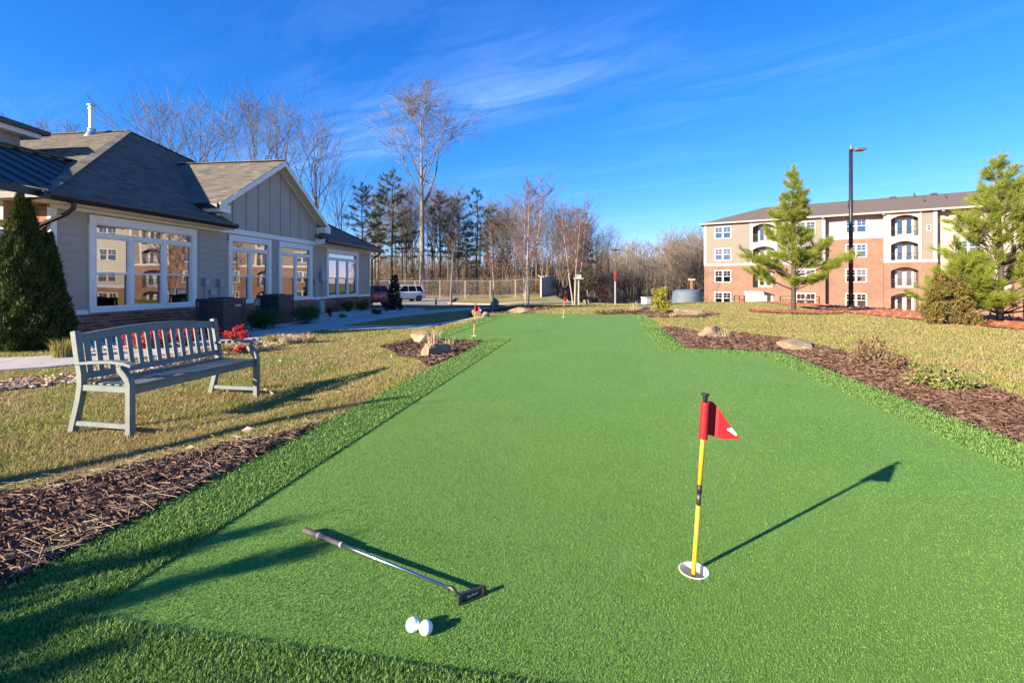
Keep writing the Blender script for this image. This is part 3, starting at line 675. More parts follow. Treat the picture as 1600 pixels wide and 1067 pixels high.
# entrance side, facing the camera: cream beam and a glazed door frame
Geo().box(-.34, .05, .66, 5.2, 2.36, 2.74).obj('beam', M['cream'], club)
f = Geo(); f.box(-.10, .1, .64, .82, -.3, 2.356); f.box(-.10, .1, .82, 5, 2.2, 2.356)
for z in (.55, 1.35): f.box(-.04, .0, .82, 1.9, z, z+.035)
f.box(-.10, .1, 1.9, 2.0, -.3, 2.2)
ef = f.obj('entry_window', M['cream'], club); Geo().box(.0, .01, .82, 4.9, -.3, 2.2).obj('pane', M['glass_low'], ef)

def shingle_plane(pts, parent, exp_=.143, wdt=.31, lift=.0):
    P = [Vector(p) for p in pts]; e1 = (P[1]-P[0]).normalized(); nrm = e1.cross(P[2]-P[1]).normalized()
    if nrm.z < 0: nrm = -nrm
    e2 = nrm.cross(e1)
    if e2.z < 0: e2 = -e2
    ab = [((p-P[0]).dot(e1), (p-P[0]).dot(e2)) for p in P]; g = Geo(); bmax = max(q[1] for q in ab); b = 0; row = 0
    def ext(bv):
        xs_ = []; n = len(ab)
        for i in range(n):
            (x0, y0), (x1, y1) = ab[i], ab[(i+1) % n]
            if abs(y1-y0) < 1e-6:
                if abs(y0-bv) < 1e-4: xs_ += [x0, x1]
                continue
            t = (bv-y0)/(y1-y0)
            if -1e-6 <= t <= 1+1e-6: xs_.append(x0+(x1-x0)*t)
        return (min(xs_), max(xs_)) if len(xs_) > 1 else None
    while b < bmax-.02:
        e = ext(b+.001); e_ = ext(min(b+exp_, bmax-.001))
        if e and e_:
            lo, hi = max(e[0], min(e[0], e_[0])), e[1]
            a = lo-random.uniform(0, wdt)
            while a < hi:
                wv = wdt*random.uniform(.6, 1.25); a0, a1 = max(a, lo), min(a+wv-.004, hi)
                if a1-a0 > .03:
                    q0, q1 = max(a0, e_[0]), min(a1, e_[1]); 
                    if q1 < q0: q0 = q1 = min(max((a0+a1)/2, e_[0]), e_[1])
                    l0 = .012+random.uniform(0, .007)+lift; jb = random.uniform(-.008, .006)
                    base = P[0]
                    pt = lambda aa, bb, ll: base+e1*aa+e2*bb+nrm*ll
                    g.add([pt(a0, b+jb, .0), pt(a1, b+jb, .0), pt(a1, b+jb, l0), pt(a0, b+jb, l0), pt(q1, b+exp_+.01, .003+lift), pt(q0, b+exp_+.01, .003+lift)], [(0, 1, 2, 3), (3, 2, 4, 5)])
                a += wv
        b += exp_; row += 1
    o = g.obj('shingles', M['shingle'], parent); o['kind'] = 'stuff'; return o
EZ = 2.86; OV = .45; APX = (7.63, 6.20, 6.85); KB = (APX[2]-EZ)/(APX[1]+OV); KA = (APX[2]-EZ)/(APX[0]+OV)
e00 = (-OV, -OV, EZ); e10 = (LW+OV, -OV, EZ); rb = (APX[0], 22, APX[2])
deck = Geo(); d_ = .012
def low(p): return (p[0], p[1], p[2]-d_)
GA, GB = 4.74, 9.97
yb = .55; zb = EZ+KB*(yb+OV)
hipx = lambda y: -OV+(y+OV)*(APX[0]+OV)/(APX[1]+OV)
hipr = lambda y: LW+OV-(y+OV)*(LW+OV-APX[0])/(APX[1]+OV)
# the plane over the window wall is in three pieces: eaves left and right of the gable, and the rest above
deck.add([low(p) for p in (e00, (GA, -OV, EZ), (GA, yb, zb), (hipx(yb), yb, zb))], [(0, 1, 2, 3)])
deck.add([low(p) for p in ((GB, -OV, EZ), e10, (hipr(yb), yb, zb), (GB, yb, zb))], [(0, 1, 2, 3)])
deck.add([low(p) for p in ((hipx(yb), yb, zb), (hipr(yb), yb, zb), APX)], [(0, 1, 2)])
deck.add([low(p) for p in ((-OV, 22, EZ), e00, APX, rb)], [(0, 1, 2, 3)]); deck.add([low(p) for p in (e10, (LW+OV, 22, EZ), rb, APX)], [(0, 1, 2, 3)])
roof = deck.obj('roof', M['shingle'], club)
shingle_plane([e00, (GA, -OV, EZ), (GA, yb, zb), (hipx(yb), yb, zb)], roof); shingle_plane([(GB, -OV, EZ), e10, (hipr(yb), yb, zb), (GB, yb, zb)], roof)
shingle_plane([(hipx(yb), yb, zb), (hipr(yb), yb, zb), APX], roof)
shingle_plane([(-OV, 14, EZ), e00, APX, (APX[0], 14, APX[2])], roof)
cap = Geo()
for a, b in ((e00, APX), (e10, APX), (APX, rb)):
    a, b = Vector(a), Vector(b); n = int((b-a).length/.2)
    for i in range(min(n, 60)): cap.bar(a+(b-a)*(i/n)+Vector((0, 0, .012)), a+(b-a)*((i+1.15)/n)+Vector((0, 0, .022)), .2, .02)
o = cap.obj('ridge_cap', M['shingle'], roof); o['kind'] = 'stuff'
# soffit, gutter, rake edges
for q_ in ((-OV+.02, GA, -OV+.02, -.036, 2.70, 2.725), (GB, LW+OV-.02, -OV+.02, -.036, 2.70, 2.725), (-OV+.02, .0, -.036, 12, 2.745, 2.765)): Geo().box(*q_).obj('soffit', M['soffit'], club)
prof = [(-OV-.10, 2.745), (-OV-.125, 2.80), (-OV-.125, 2.87), (-OV-.01, 2.87), (-OV-.01, 2.73), (-OV-.07, 2.725)]
for a, b in ((-OV-.08, GA), (GB, LW+OV+.05)):
    gt = Geo(); n = len(prof); vs = [(a, y, z) for y, z in prof]+[(b, y, z) for y, z in prof]
    gt.add(vs, [tuple(range(n)), tuple(reversed(range(n, 2*n)))]+[((i+1) % n, i, n+i, n+(i+1) % n) for i in range(n)]).obj('gutter', M['gutter'], club)
Geo().box(-OV-.125, -OV-.01, -OV-.125, 12, 2.735, 2.862).obj('gutter', M['gutter'], club)
Geo().box(GA-.02, GA+.015, -OV, .3, 2.70, 2.90).box(GB-.015, GB+.02, -OV, .3, 2.70, 2.90).obj('rake_board', M['white'], club)
def downspout(pts):
    g = Geo()
    g.tube(pts, .045, 8); return g.obj('downspout', M['gutter'], club)
downspout([(.03, -OV-.05, 2.76), (.03, -OV-.05, 2.62), (-.02, -.40, 2.50), (-.10, .08, 2.28), (-.10, .22, 2.18), (-.10, .24, 2.0), (-.10, .24, -.3)])
downspout([(LW+.22, -OV-.05, 2.76), (LW+.22, -OV-.05, 2.64), (LW+.12, -.30, 2.46), (LW+.09, -.12, 2.34), (LW+.09, -.10, 2.2), (LW+.09, -.10, -.45)])
# gable over the middle windows
TL, TR, PK = (4.22, 3.42), (10.5, 3.42), (7.36, 5.43); KG = (PK[1]-TL[1])/(PK[0]-TL[0]); GF = -.36
gw = Geo().prism_y([(4.55, 2.795), (10.17, 2.795), (10.17, TR[1]+.12), (PK[0], PK[1]-.10), (4.55, TL[1]+.12)], .004, .16).obj('gable_wall', M['batten'], club)
bs = [4.6+i*.612 for i in range(10)]
def gtop(s): return PK[1]-.12-abs(s-PK[0])*KG
for i in range(9):
    a, b = bs[i]+.025, bs[i+1]-.025; mid = []
    top = [(b, gtop(b)), (a, gtop(a))]
    if a < PK[0] < b: top = [(b, gtop(b)), (PK[0], gtop(PK[0])), (a, gtop(a))]
    Geo().prism_y([(a, 2.80), (b, 2.80)]+top, -.010, .004).obj('siding_panel', M['batten'], gw)
for i in range(1, 9): Geo().box(bs[i]-.024, bs[i]+.024, -.030, .004, 2.80, gtop(bs[i])-.02).obj('batten', M['batten'], gw)
yv = 3.9
gd = Geo(); zl = lambda s: PK[1]-abs(s-PK[0])*KG
gd.add([(TL[0], GF, TL[1]), (PK[0], GF, PK[1]), (PK[0], yv, PK[1]), (TL[0], .9, TL[1])], [(0, 1, 2, 3)])
gd.add([(PK[0], GF, PK[1]), (TR[0], GF, TR[1]), (TR[0], .9, TR[1]), (PK[0], yv, PK[1])], [(0, 1, 2, 3)])
gr = gd.obj('gable_roof', M['shingle'], club)
shingle_plane([(TL[0], .9, TL[1]+d_), (TL[0], GF-.03, TL[1]+d_), (PK[0], GF-.03, PK[1]+d_), (PK[0], yv, PK[1]+d_)], gr)
shingle_plane([(TR[0], GF-.03, TR[1]+d_), (TR[0], .9, TR[1]+d_), (PK[0], yv, PK[1]+d_), (PK[0], GF-.03, PK[1]+d_)], gr)
cap = Geo()
for i in range(20): cap.bar((PK[0], GF+i*.21, PK[1]+.03), (PK[0], GF+(i+1.1)*.21, PK[1]+.04), .2, .02)
o = cap.obj('ridge_cap', M['shingle'], gr); o['kind'] = 'stuff'
def rk(sa, za, sb, zb_, y0, y1, h, m, name): return Geo().prism_y([(sa, za-h), (sb, zb_-h), (sb, zb_), (sa, za)], y0, y1).obj(name, m, club)
rk(TL[0]-.02, TL[1]-.004, PK[0]-.001, PK[1]-.004, GF-.03, GF, .17, M['white'], 'rake_board'); rk(PK[0]+.001, PK[1]-.004, TR[0]+.02, TR[1]-.004, GF-.03, GF, .17, M['white'], 'rake_board')
rk(TL[0]+.05, TL[1]-.03, PK[0]-.001, PK[1]-.06, GF+.002, .002, .02, M['soffit'], 'gable_soffit'); rk(PK[0]+.001, PK[1]-.06, TR[0]-.05, TR[1]-.03, GF+.002, .002, .02, M['soffit'], 'gable_soffit')
rk(4.7, gtop(4.7)+.09, PK[0]-.01, PK[1]-.05, -.034, .003, .12, M['white'], 'gable_trim'); rk(PK[0]+.01, PK[1]-.05, 10.02, gtop(10.02)+.09, -.034, .003, .12, M['white'], 'gable_trim')
for s0, s1 in ((TL[0]-.03, 4.62), (10.1, TR[0]+.03)):
    Geo().box(s0, s1, GF-.034, .2, 3.17, 3.40).obj('eave_return', M['white'], club)
Geo().box(TL[0]-.12, TL[0]-.02, GF, .9, 3.27, 3.40).obj('gutter', M['gutter'], club)
Geo().box(4.50, 4.62, -.034, .1, 2.80, 3.17).box(10.10, 10.22, -.034, .1, 2.80, 3.17).obj('corner_board', M['white'], club)
# porch with a standing seam roof at the near end
PY0, PYR, PY1, PZR, PZE = -.42, 2.35, 5.1, 4.2, 2.90
pk_ = (PZR-PZE)/(PYR-PY0)
pr = Geo()
def sA(z): return -OV+(z-EZ)/KA
pr.add([(-1.75, PY0, PZE+.02), (sA(PZE)+.05, PY0, PZE+.02), (sA(PZR)+.05, PYR, PZR+.02), (-1.75, PYR, PZR+.02)], [(0, 1, 2, 3)])
pr.add([(-1.75, PYR, PZR+.02), (sA(PZR)+.05, PYR, PZR+.02), (sA(PZE)+.05, PY1, PZE+.02), (-1.75, PY1, PZE+.02)], [(0, 1, 2, 3)])
pro = pr.obj('porch_roof', M['metalroof'], club)
for i in range(10):
    s = -1.72+i*.40
    za = PZE if s <= sA(PZE) else EZ+KA*(s+OV)
    if za >= PZR: continue
    ya = PY0+(za-PZE)/pk_
    Geo().bar((s, ya, za+.04), (s, PYR, PZR+.04), .03, .05).obj('seam', M['metalroof'], pro)
Geo().bar((-1.78, PYR, PZR+.06), (sA(PZR)+.1, PYR, PZR+.06), .3, .04).obj('ridge_cap', M['metalroof'], pro)
Geo().prism_y([(-1.70, 2.76), (-OV, 2.76), (-OV, 2.9), (-1.70, 2.9)], PY0-.02, PY0+.02).obj('gutter', M['gutter'], club)
# raised roof lantern behind
lz = 5.46
lan = Geo().prism([(1.5, 4.5), (3.9, 4.9), (3.7, 9.5), (-.5, 9.5)], lz, lz+.12).obj('lantern_roof', M['metalroof'], club)
Geo().prism([(1.62, 4.7), (3.72, 5.0), (3.5, 9.4), (-.3, 9.4)], lz-.14, lz-.004).obj('fascia', M['white'], lan)
Geo().prism([(1.9, 5.0), (3.4, 5.3), (3.2, 9.3), (0, 9.3)], 3.5, lz-.145).obj('lantern_wall', M['siding'], club)
# flue pipe on the ridge
fz = 6.64; fs, fy = 7.2, 7.3
fl = Geo().lathe([(.26, -.25), (.26, -.15), (.14, .08), (.12, .10), (.12, .18), (.135, .18), (.135, .22)], 16, (fs, fy), fz).obj('flue_flashing', M['steel'], club, True)
Geo().lathe([(.09, .1), (.09, .92), (.11, .93), (.11, .97), (.095, .98), (.095, 1.05)], 16, (fs, fy), fz).obj('flue_pipe', M['steel'], club, False)
Geo().lathe([(.05, 1.05), (.14, 1.07), (.14, 1.10), (.08, 1.13)], 16, (fs, fy), fz).obj('flue_cap', M['steel'], club)
# boxes on the wall
def wallbox(s, z, w_, h_, d, name='meter_box', m='greybox', conduit=None):
    o = Geo().box(s-w_/2, s+w_/2, -.022-d, -.022, z, z+h_).obj(name, M[m], club, bevel=.008)
    if conduit is not None: Geo().tube([(s, -.05, z+.01), (s, -.05, conduit)], .016, 6).obj('conduit', M['greybox'], o)
    return o
wallbox(4.05, 1.02, .14, .22, .10, 'disconnect_box', conduit=.3); wallbox(4.62, 1.0, .14, .22, .10, 'disconnect_box', conduit=.3); wallbox(4.33, .72, .20, .18, .05, 'vent_hood')
wallbox(9.92, 1.05, .14, .20, .08, 'disconnect_box', conduit=.2); wallbox(10.45, 1.15, .34, .42, .14, 'meter_box', conduit=.2); wallbox(10.35, 1.62, .05, .2, .05, 'conduit_stub')
wallbox(10.2, -.12, .34, .48, .20, 'cable_box')

# ------------------------------------------------------------ the apartment block on the right
AO = np.array([27.4, 67.5]); AD = np.array([.832, -.5547]); ARZ = math.atan2(AD[1], AD[0])
apt = empty('apartment_building', (AO[0], AO[1], 0), ARZ, 'four storey brick and tan sided apartment block with arched balconies', 'building')
# local x along the front, -y towards the viewer
M['abrick'] = brick_wall('apartment_brick', (.20, .098, .062), (.15, .066, .042), (.22, .175, .135))
M['atan'] = plain('tan_panel_siding', (.165, .148, .122), .7, var=.05, scale=.6)
M['alight'] = plain('pale_panel_siding', (.33, .31, .265), .7, var=.05, scale=.6)
M['awhite'] = plain('apartment_white_trim', (.42, .41, .39), .6, var=.04)
M['aroof'] = plain('brown_grey_shingle', (.115, .096, .08), .9, var=.18, scale=9)
M['aglass'] = glass_mat('apartment_window_glass', refl=.20, thru=.35)
M['arail'] = plain('black_rail', (.02, .02, .022), .5)
M['shadew'] = plain('apartment_curtain', (.5, .5, .46), .8)
FZ = [-2.6, .45, 3.5, 6.55, 9.5]; REC = .9
def arch(x0, x1, zs, rise, n=8):
    return [(x1-(x1-x0)*i/n, zs+rise*(1-(2*i/n-1)**2)) for i in range(n+1)]
awin_me = {}
def awin(parent, x, y, z, w_=2.2, h_=1.72):
    """pair of double hung windows in a white surround"""
    key = (w_, h_)
    if key not in awin_me:
        f = Geo(); b = .14
        f.box(0, w_, -.06, .02, h_-b, h_); f.box(0, w_, -.07, .02, 0, b*.8)
        for a, c in ((0, b), (w_/2-.11, w_/2+.11), (w_-b, w_)): f.box(a, c, -.055, .02, b*.8+.001, h_-b-.001)
        for a, c in ((b, w_/2-.11), (w_/2+.11, w_-b)):
            f.box(a, c, -.03, .02, h_/2-.04, h_/2+.04); f.box((a+c)/2-.018, (a+c)/2+.018, -.02, .01, h_/2+.04, h_-b); f.box(a, c, -.018, .009, h_*.72-.015, h_*.72+.015)
        awin_me[key] = f.mesh('window', M['awhite']), Geo().box(b, w_/2-.11, .0, .012, b*.8, h_-b).mesh('pane', M['aglass']), Geo().box(w_/2+.11, w_-b, .0, .012, b*.8, h_-b).mesh('pane', M['aglass']), Geo().box(b*.6, w_-b*.6, .03, .04, h_*.5, h_-b).mesh('curtain', M['shadew'])
    a = awin_me[key]; o = link('window', a[0], parent, (x, y, z)); link('pane', a[1], o); link('pane', a[2], o)
    if random.random() < .35: link('curtain', a[3], o)
bal_me = {}
def balcony(parent, x0, x1, y, z, rail=True):
    w_ = x1-x0; key = round(w_, 2)
    if key not in bal_me:
        bk = 1.25; g1 = Geo()
        g1.box(.05, w_-.05, bk, bk+.06, 0, 2.75)
        fr = Geo(); dw = min(1.75, w_-.5); d0 = (w_-dw)/2+.1
        for a, c in ((d0, d0+.09), (d0+dw/2-.06, d0+dw/2+.06), (d0+dw-.09, d0+dw)): fr.box(a, c, bk-.06, bk-.002, .02, 2.2)
        fr.box(d0, d0+dw, bk-.065, bk-.002, 2.2, 2.32)
        for a, c in ((d0+.09, d0+dw/2-.06), (d0+dw/2+.06, d0+dw-.09)):
            fr.box(a, a+.13, bk-.05, bk-.004, .02, 2.2); fr.box(c-.13, c, bk-.05, bk-.004, .02, 2.2); fr.box(a+.13, c-.13, bk-.05, bk-.004, .02, .32); fr.box(a+.13, c-.13, bk-.05, bk-.004, 2.06, 2.2)
        gl = Geo()
        for a, c in ((d0+.22, d0+dw/2-.19), (d0+dw/2+.19, d0+dw-.22)): gl.box(a, c, bk-.03, bk-.02, .32, 2.06)
        rl = Geo(); rl.box(.02, w_-.02, .03, .07, 1.03, 1.08); rl.box(.02, w_-.02, .035, .065, .10, .14)
        n = int(w_/.14)
        for i in range(n+1): rl.box(.03+(w_-.08)*i/n, .05+(w_-.08)*i/n, .04, .06, .14, 1.03)
        bal_me[key] = (g1.mesh('balcony_wall', M['atan']), fr.mesh('french_door', M['awhite']), gl.mesh('pane', M['aglass']), rl.mesh('balcony_railing', M['arail']))
    a = bal_me[key]; link('balcony_wall', a[0], parent, (x0, y, z)); d = link('french_door', a[1], parent, (x0, y, z)); link('pane', a[2], d)
    if rail: link('balcony_railing', a[3], parent, (x0, y, z))
def wall_floor(gw_, x0, x1, y, z0, z1, ops):
    """front skin of one storey with openings (x0,x1,z0,z1,arch_rise)"""
    p = x0
    for a, b, c, d, rise in sorted(ops):
        if a > p: gw_.box(p, a, y, y+.25, z0, z1)
        if c > z0+.001: gw_.box(a, b, y, y+.25, z0, c)
        if rise:
            ar = arch(a, b, d, rise); gw_.prism_y([(a, z1)]+[(a, d)]+list(reversed(ar))[1:-1]+[(b, d), (b, z1)], y, y+.25)
        elif d < z1-.001: gw_.box(a, b, y, y+.25, d, z1)
        p = b
    if x1 > p: gw_.box(p, x1, y, y+.25, z0, z1)
def slabbox(g_, x0, x1, y0, z): g_.box(x0, x1, y0, y0+1.3, z-.12, z)
bays = [(0, 14.4, 'P', [1.35, 11.2], [(6.2, 8.8)]), (14.4, 20.2, 'R', [16.45], []), (20.2, 25.0, 'P', [], [(20.85, 23.35)]), (25.0, 31.1, 'R', [26.6], []),
        (31.1, 36.0, 'P', [], [(31.75, 34.25)]), (36.0, 42.0, 'R', [38], []), (42.0, 48.0, 'P', [], [(43.4, 45.9)]), (48.0, 54.0, 'R', [50], []), (54.0, 66.0, 'P', [55.4, 62.4], [(58.6, 61.2)])]
for (x0, x1, kind, wins, bals) in bays:
    y = 0 if kind == 'P' else REC
    pale4 = kind == 'R' and x0 < 20
    allpale = kind == 'R' and 24 < x0 < 32
    for fi in range(4):
        z0, z1 = FZ[fi], FZ[fi+1]
        if x0 > 35: m = 'abrick' if fi < 1 else ('atan' if fi == 1 and kind == 'P' else 'alight')
        elif kind == 'P': m = 'abrick' if fi < 2 else 'atan'
        elif allpale: m = 'alight' if fi >= 1 else 'abrick'
        else: m = 'alight' if fi == 3 else 'abrick'
        gq = Geo(); ops = [(w0+.1, w0+2.1, z0+.78, z0+2.3, 0) for w0 in wins]+[(a, b, z0+.02, z0+2.05, .42) for a, b in bals]
        if bals and m == 'atan':                       # pale surround of the balcony stack
            a, b = bals[0]; ga = Geo(); wall_floor(ga, a-.3, b+.25, y-.03, z0, z1-.001, [o_ for o_ in ops if o_[4]]); ga.obj('balcony_surround', M['alight'], apt)
            g2 = Geo(); wall_floor(g2, x0, a-.3, y, z0, z1, [o_ for o_ in ops if not o_[4] and o_[0] < a]); g2.obj('wall', M[m], apt); wall_floor(gq, b+.25, x1, y, z0, z1, [o_ for o_ in ops if not o_[4] and o_[0] > b])
        else: wall_floor(gq, x0, x1, y, z0, z1, ops)
        gq.obj('wall', M[m], apt)
        for w0 in wins: awin(apt, w0, y, z0+.70)
        for a, b in bals:
            balcony(apt, a, b, y, z0+.02, fi > 0)
            gb = Geo(); slabbox(gb, a-.05, b+.05, y+.25, z0+.02); gb.box(a-.12, a-.001, y+.25, y+1.5, z0+.02, z1-.13); gb.box(b+.001, b+.12, y+.25, y+1.5, z0+.02, z1-.13); gb.obj('balcony_floor', M['atan'] if m == 'atan' else M['abrick'], apt)
    tr = Geo()
    if kind == 'P':
        tr.box(x0-.02, x1+.02, y-.06, y-.002, FZ[2]-.02, FZ[2]+.24)
        for a in ([x0-.03, x1-.35] if x1-x0 > 6 else [x0-.03, x0+.28, x1-.38]): tr.box(a, a+.33, y-.075, y-.003, FZ[2]+.25, FZ[4])
        for a, b in bals: tr.box(a-.32, a-.12, y-.09, y-.032, FZ[2]+.25, FZ[4]); tr.box(b+.1, b+.28, y-.09, y-.032, FZ[2]+.25, FZ[4])
        sd_ = Geo()
        for xx in (x0, x1-.02):
            sd_.box(xx, xx+.02, .25, REC+.3, FZ[2], FZ[4])
        sd_.obj('return_wall', M['atan'], apt)
        sd_ = Geo()
        for xx in (x0, x1-.02): sd_.box(xx, xx+.02, .25, REC+.3, FZ[0], FZ[2])
        sd_.obj('return_wall', M['abrick'], apt)
    else:
        zb_ = FZ[1] if allpale else FZ[3]
        tr.box(x0, x1, y-.06, y-.002, zb_-.04, zb_+.32)
        if pale4 or not allpale:
            for w0 in wins: tr.box(w0-.22, w0-.02, y-.05, y-.003, zb_+.33, FZ[4]); tr.box(w0+2.22, w0+2.42, y-.05, y-.003, zb_+.33, FZ[4])
    tr.obj('trim', M['awhite'], apt)
Geo().box(0, .02, .25, 14, FZ[0], FZ[2]).box(0, 66, 14, 14.1, FZ[0], FZ[4]).box(65.9, 66, .3, 14, FZ[0], FZ[4]).obj('wall', M['abrick'], apt); Geo().box(0, .02, .25, 14, FZ[2], FZ[4]).obj('wall', M['atan'], apt)
Geo().box(.3, 65.7, 2.6, 2.7, FZ[0], FZ[4]).obj('inner_wall', M['interior'], apt)
rg = Geo(); ev = 9.46; rz_ = 12.15; xo = -.5
P0, P1, P2, P3 = (xo, -.5, ev), (66.5, -.5, ev), (66.5, 14.5, ev), (xo, 14.5, ev); A0, A1 = (6.9, 7, rz_), (59, 7, rz_)
rg.add([P0, P1, A1, A0], [(0, 1, 2, 3)]).add([P1, P2, A1], [(0, 1, 2)]).add([P2, P3, A0, A1], [(0, 1, 2, 3)]).add([P3, P0, A0], [(0, 1, 2)])
rg.add([P0, P1, P2, P3], [(3, 2, 1, 0)])
aro = rg.obj('roof', M['aroof'], apt)
Geo().box(xo-.02, 66.52, -.56, -.502, ev-.16, ev+.04).box(xo-.06, xo-.002, -.5, 14.5, ev-.16, ev+.04).obj('fascia', M['alight'], aro)
for k, (x, zf) in enumerate([(17.2, .93), (21.6, .93), (25.6, .95), (29.8, .95), (34, .95), (38, .94)]):
    y = -.5+7.5*zf; z = ev+(rz_-ev)*zf
    Geo().prism_y([(x-.35, z-.05), (x+.35, z-.05), (x+.28, z+.2), (x-.28, z+.2)], y-.3, y+.3).obj('roof_vent', M['arail'], aro)
for k, (x, zf) in enumerate([(16.8, .45), (23.7, .9), (26.3, .62), (24.2, .5)]):
    y = -.5+7.5*zf; z = ev+(rz_-ev)*zf
    Geo().lathe([(.09, -.2), (.08, .5)], 8, (x, y), z).obj('vent_pipe', M['arail' if k else 'arail'], aro)
for x in (14.0, 20.0, 25.3): Geo().box(x, x+.25, -.45, .55, ev-.35, ev-.17).obj('eave_return', M['atan'], aro)
# building number plate, two marks as seen on the tan panel
pl = Geo().box(24.05, 24.45, -.05, -.003, 7.0, 7.75).obj('number_plate', M['awhite'], apt)
fc = bpy.data.curves.new('plate_number', 'FONT'); fc.body = '2'; fc.size = .70; fc.offset = .03; fc.extrude = .004; fc.align_x = 'CENTER'
fo = bpy.data.objects.new('plate_number', fc); COL.objects.link(fo); fo.parent = pl; fo.location = (24.25, -.056, 7.16); fo.rotation_euler = (R(90), 0, 0); fc.materials.append(M['arail'])
def text_mesh(o, name):
    bpy.context.view_layer.update()
    me = bpy.data.meshes.new_from_object(o.evaluated_get(bpy.context.evaluated_depsgraph_get())); n = link(name, me, o.parent); n.location = o.location; n.rotation_euler = o.rotation_euler
    me.materials.clear()
    for m in o.data.materials: me.materials.append(m)
    c = o.data; bpy.data.objects.remove(o); bpy.data.curves.remove(c); return n
text_mesh(fo, 'number_mark')

# ------------------------------------------------------------ trees
def rot_about(v, ax, a): return Matrix.Rotation(a, 3, ax) @ v
def bare_tree_geo(rnd, H, r0, fork=.4, spread=35, nlimb=7, depth=3, kids=5, upw=.25, twig_r=.010, k0=8, min_t=.25, side=0, shrink=.62, maxn=2600):
    """trunk geometry and crown geometry of a leafless tree, base at the origin"""
    tk = Geo(); cr = Geo(); cnt = [0]
    def branch(g, p, d, ln, r, lev, k):
        nseg = 5 if lev < 2 else 3; pts = [p]; rad = [r]; cur = d.normalized(); dirs = [cur]
        for i in range(nseg):
            wob = Vector((rnd.gauss(0, 1), rnd.gauss(0, 1), rnd.gauss(0, .6)))*(.11 if lev else .03)
            cur = (cur+wob+Vector((0, 0, upw*(.35 if lev else .3)))).normalized(); p = p+cur*ln/nseg; pts.append(p); rad.append(max(twig_r*.45, r*(1-.8*(i+1)/nseg))); dirs.append(cur)
        g.tube(pts, rad, k, cap=False); cnt[0] += 1
        return pts, rad, dirs
    def grow(p, d, ln, r, lev):
        if cnt[0] > maxn: return
        k = 5 if lev == 1 else (4 if lev == 2 else 3)
        pts, rad, dirs = branch(cr, p, d, ln, r, lev, k)
        if lev >= depth: return
        n = kids+rnd.randint(-1, 2)
        for i in range(n):
            t = rnd.uniform(.22, .98); j = min(int(t*(len(pts)-1)), len(pts)-2); f = t*(len(pts)-1)-j
            q = pts[j].lerp(pts[j+1], f); rr = rad[j]*(1-f)+rad[j+1]*f
            ax_ = dirs[j].orthogonal(); ax_ = rot_about(ax_, dirs[j], rnd.uniform(0, 6.28)); nd = rot_about(dirs[j], ax_, R(rnd.uniform(22, spread+18)))
            grow(q, nd, ln*rnd.uniform(.35, shrink)*(1.15-.4*t), max(twig_r*(.55 if lev+1 >= depth else .9), rr*.6), lev+1)
    nt_ = 9; pts = []; rad = []; lean = Vector((rnd.gauss(0, .018), rnd.gauss(0, .018), 0))
    for i in range(nt_+1):
        t = i/nt_; pts.append(Vector((math.sin(t*4+rnd.random())*.006*H*t, math.cos(t*3+rnd.random())*.006*H*t, t*H*.93))+lean*H*t)
        flare = 1+.35*max(0, 1-t*18); rad.append(max(twig_r, r0*flare*(1-t)**.75 if t > fork else r0*flare*(1-t*.55)))
    for i in range(nt_+1):
        t = i/nt_
        if t > fork: rad[i] = max(twig_r, r0*(1-fork*.55)*(1-(t-fork)/(1-fork))**.9*.85)
    tk.tube(pts, rad, k0, cap=False)
    for i in range(nlimb):
        t = fork+(.97-fork)*((i+rnd.uniform(.1, .9))/nlimb)**1.1; j = min(int(t*nt_), nt_-1); f = t*nt_-j; q = pts[j].lerp(pts[j+1], f); rr = rad[j]*(1-f)+rad[j+1]*f
        a = i*2.4+rnd.uniform(-.6, .6); el = R(90-rnd.uniform(spread*.7, spread*1.25)); d = Vector((math.cos(a)*math.cos(el), math.sin(a)*math.cos(el), math.sin(el)))
        grow(q, d, H*(1-t)*rnd.uniform(.6, .88)+H*.06, rr*rnd.uniform(.5, .72), 1)
    return tk, cr
tree_kinds = {}
def bare_kind(key, seed, mt, mc, **kw):
    rnd = random.Random(seed); tk, cr = bare_tree_geo(rnd, **kw); tree_kinds[key] = (tk.mesh('trunk', M[mt], True), cr.mesh('crown', M[mc], False), kw['H'])
def put_tree(key, x, y, h=None, rz=0, label=None, group=None, name='bare_tree', cat='tree', z=None):
    a, b, H0 = tree_kinds[key]; t = empty(name, (x, y, (T(x, y) if z is None else z)-.05), rz, label, cat, group)
    for nm, me in (('trunk', a), ('crown', b)):
        o = link(nm, me, t)
    s = (h or H0)/H0; t.scale = (s, s, s); return t
# the big pale tree beside the car park
bare_kind('big', 21, 'bark_pale', 'grey_twig', H=26.5, r0=.36, fork=.46, spread=36, nlimb=13, depth=4, kids=6, upw=.17, twig_r=.022, k0=12, maxn=3600, shrink=.66)
bx = up(660, 458, 61); put_tree('big', bx[0], bx[1], 26.5, 1.0, 'tall pale bare tree with a thick trunk beyond the parked white car', None)
for i, (s_, hh_, sp_, nl) in enumerate([(3, 20, 28, 13), (5, 20, 34, 12), (8, 20, 25, 14), (13, 20, 30, 12)]):
    bare_kind('d%d' % i, s_, 'bark', 'grey_twig', H=hh_, r0=.20, fork=.30+.05*i, spread=sp_, nlimb=nl, depth=3, kids=6, upw=.26, twig_r=.017, k0=6, maxn=800)
for i, (s_, sp_) in enumerate([(31, 26), (37, 32), (41, 22)]):
    bare_kind('t%d' % i, s_, 'bark', 'twig_tan', H=14, r0=.12, fork=.12, spread=sp_, nlimb=16, depth=3, kids=6, upw=.3, twig_r=.02, k0=6, maxn=900)
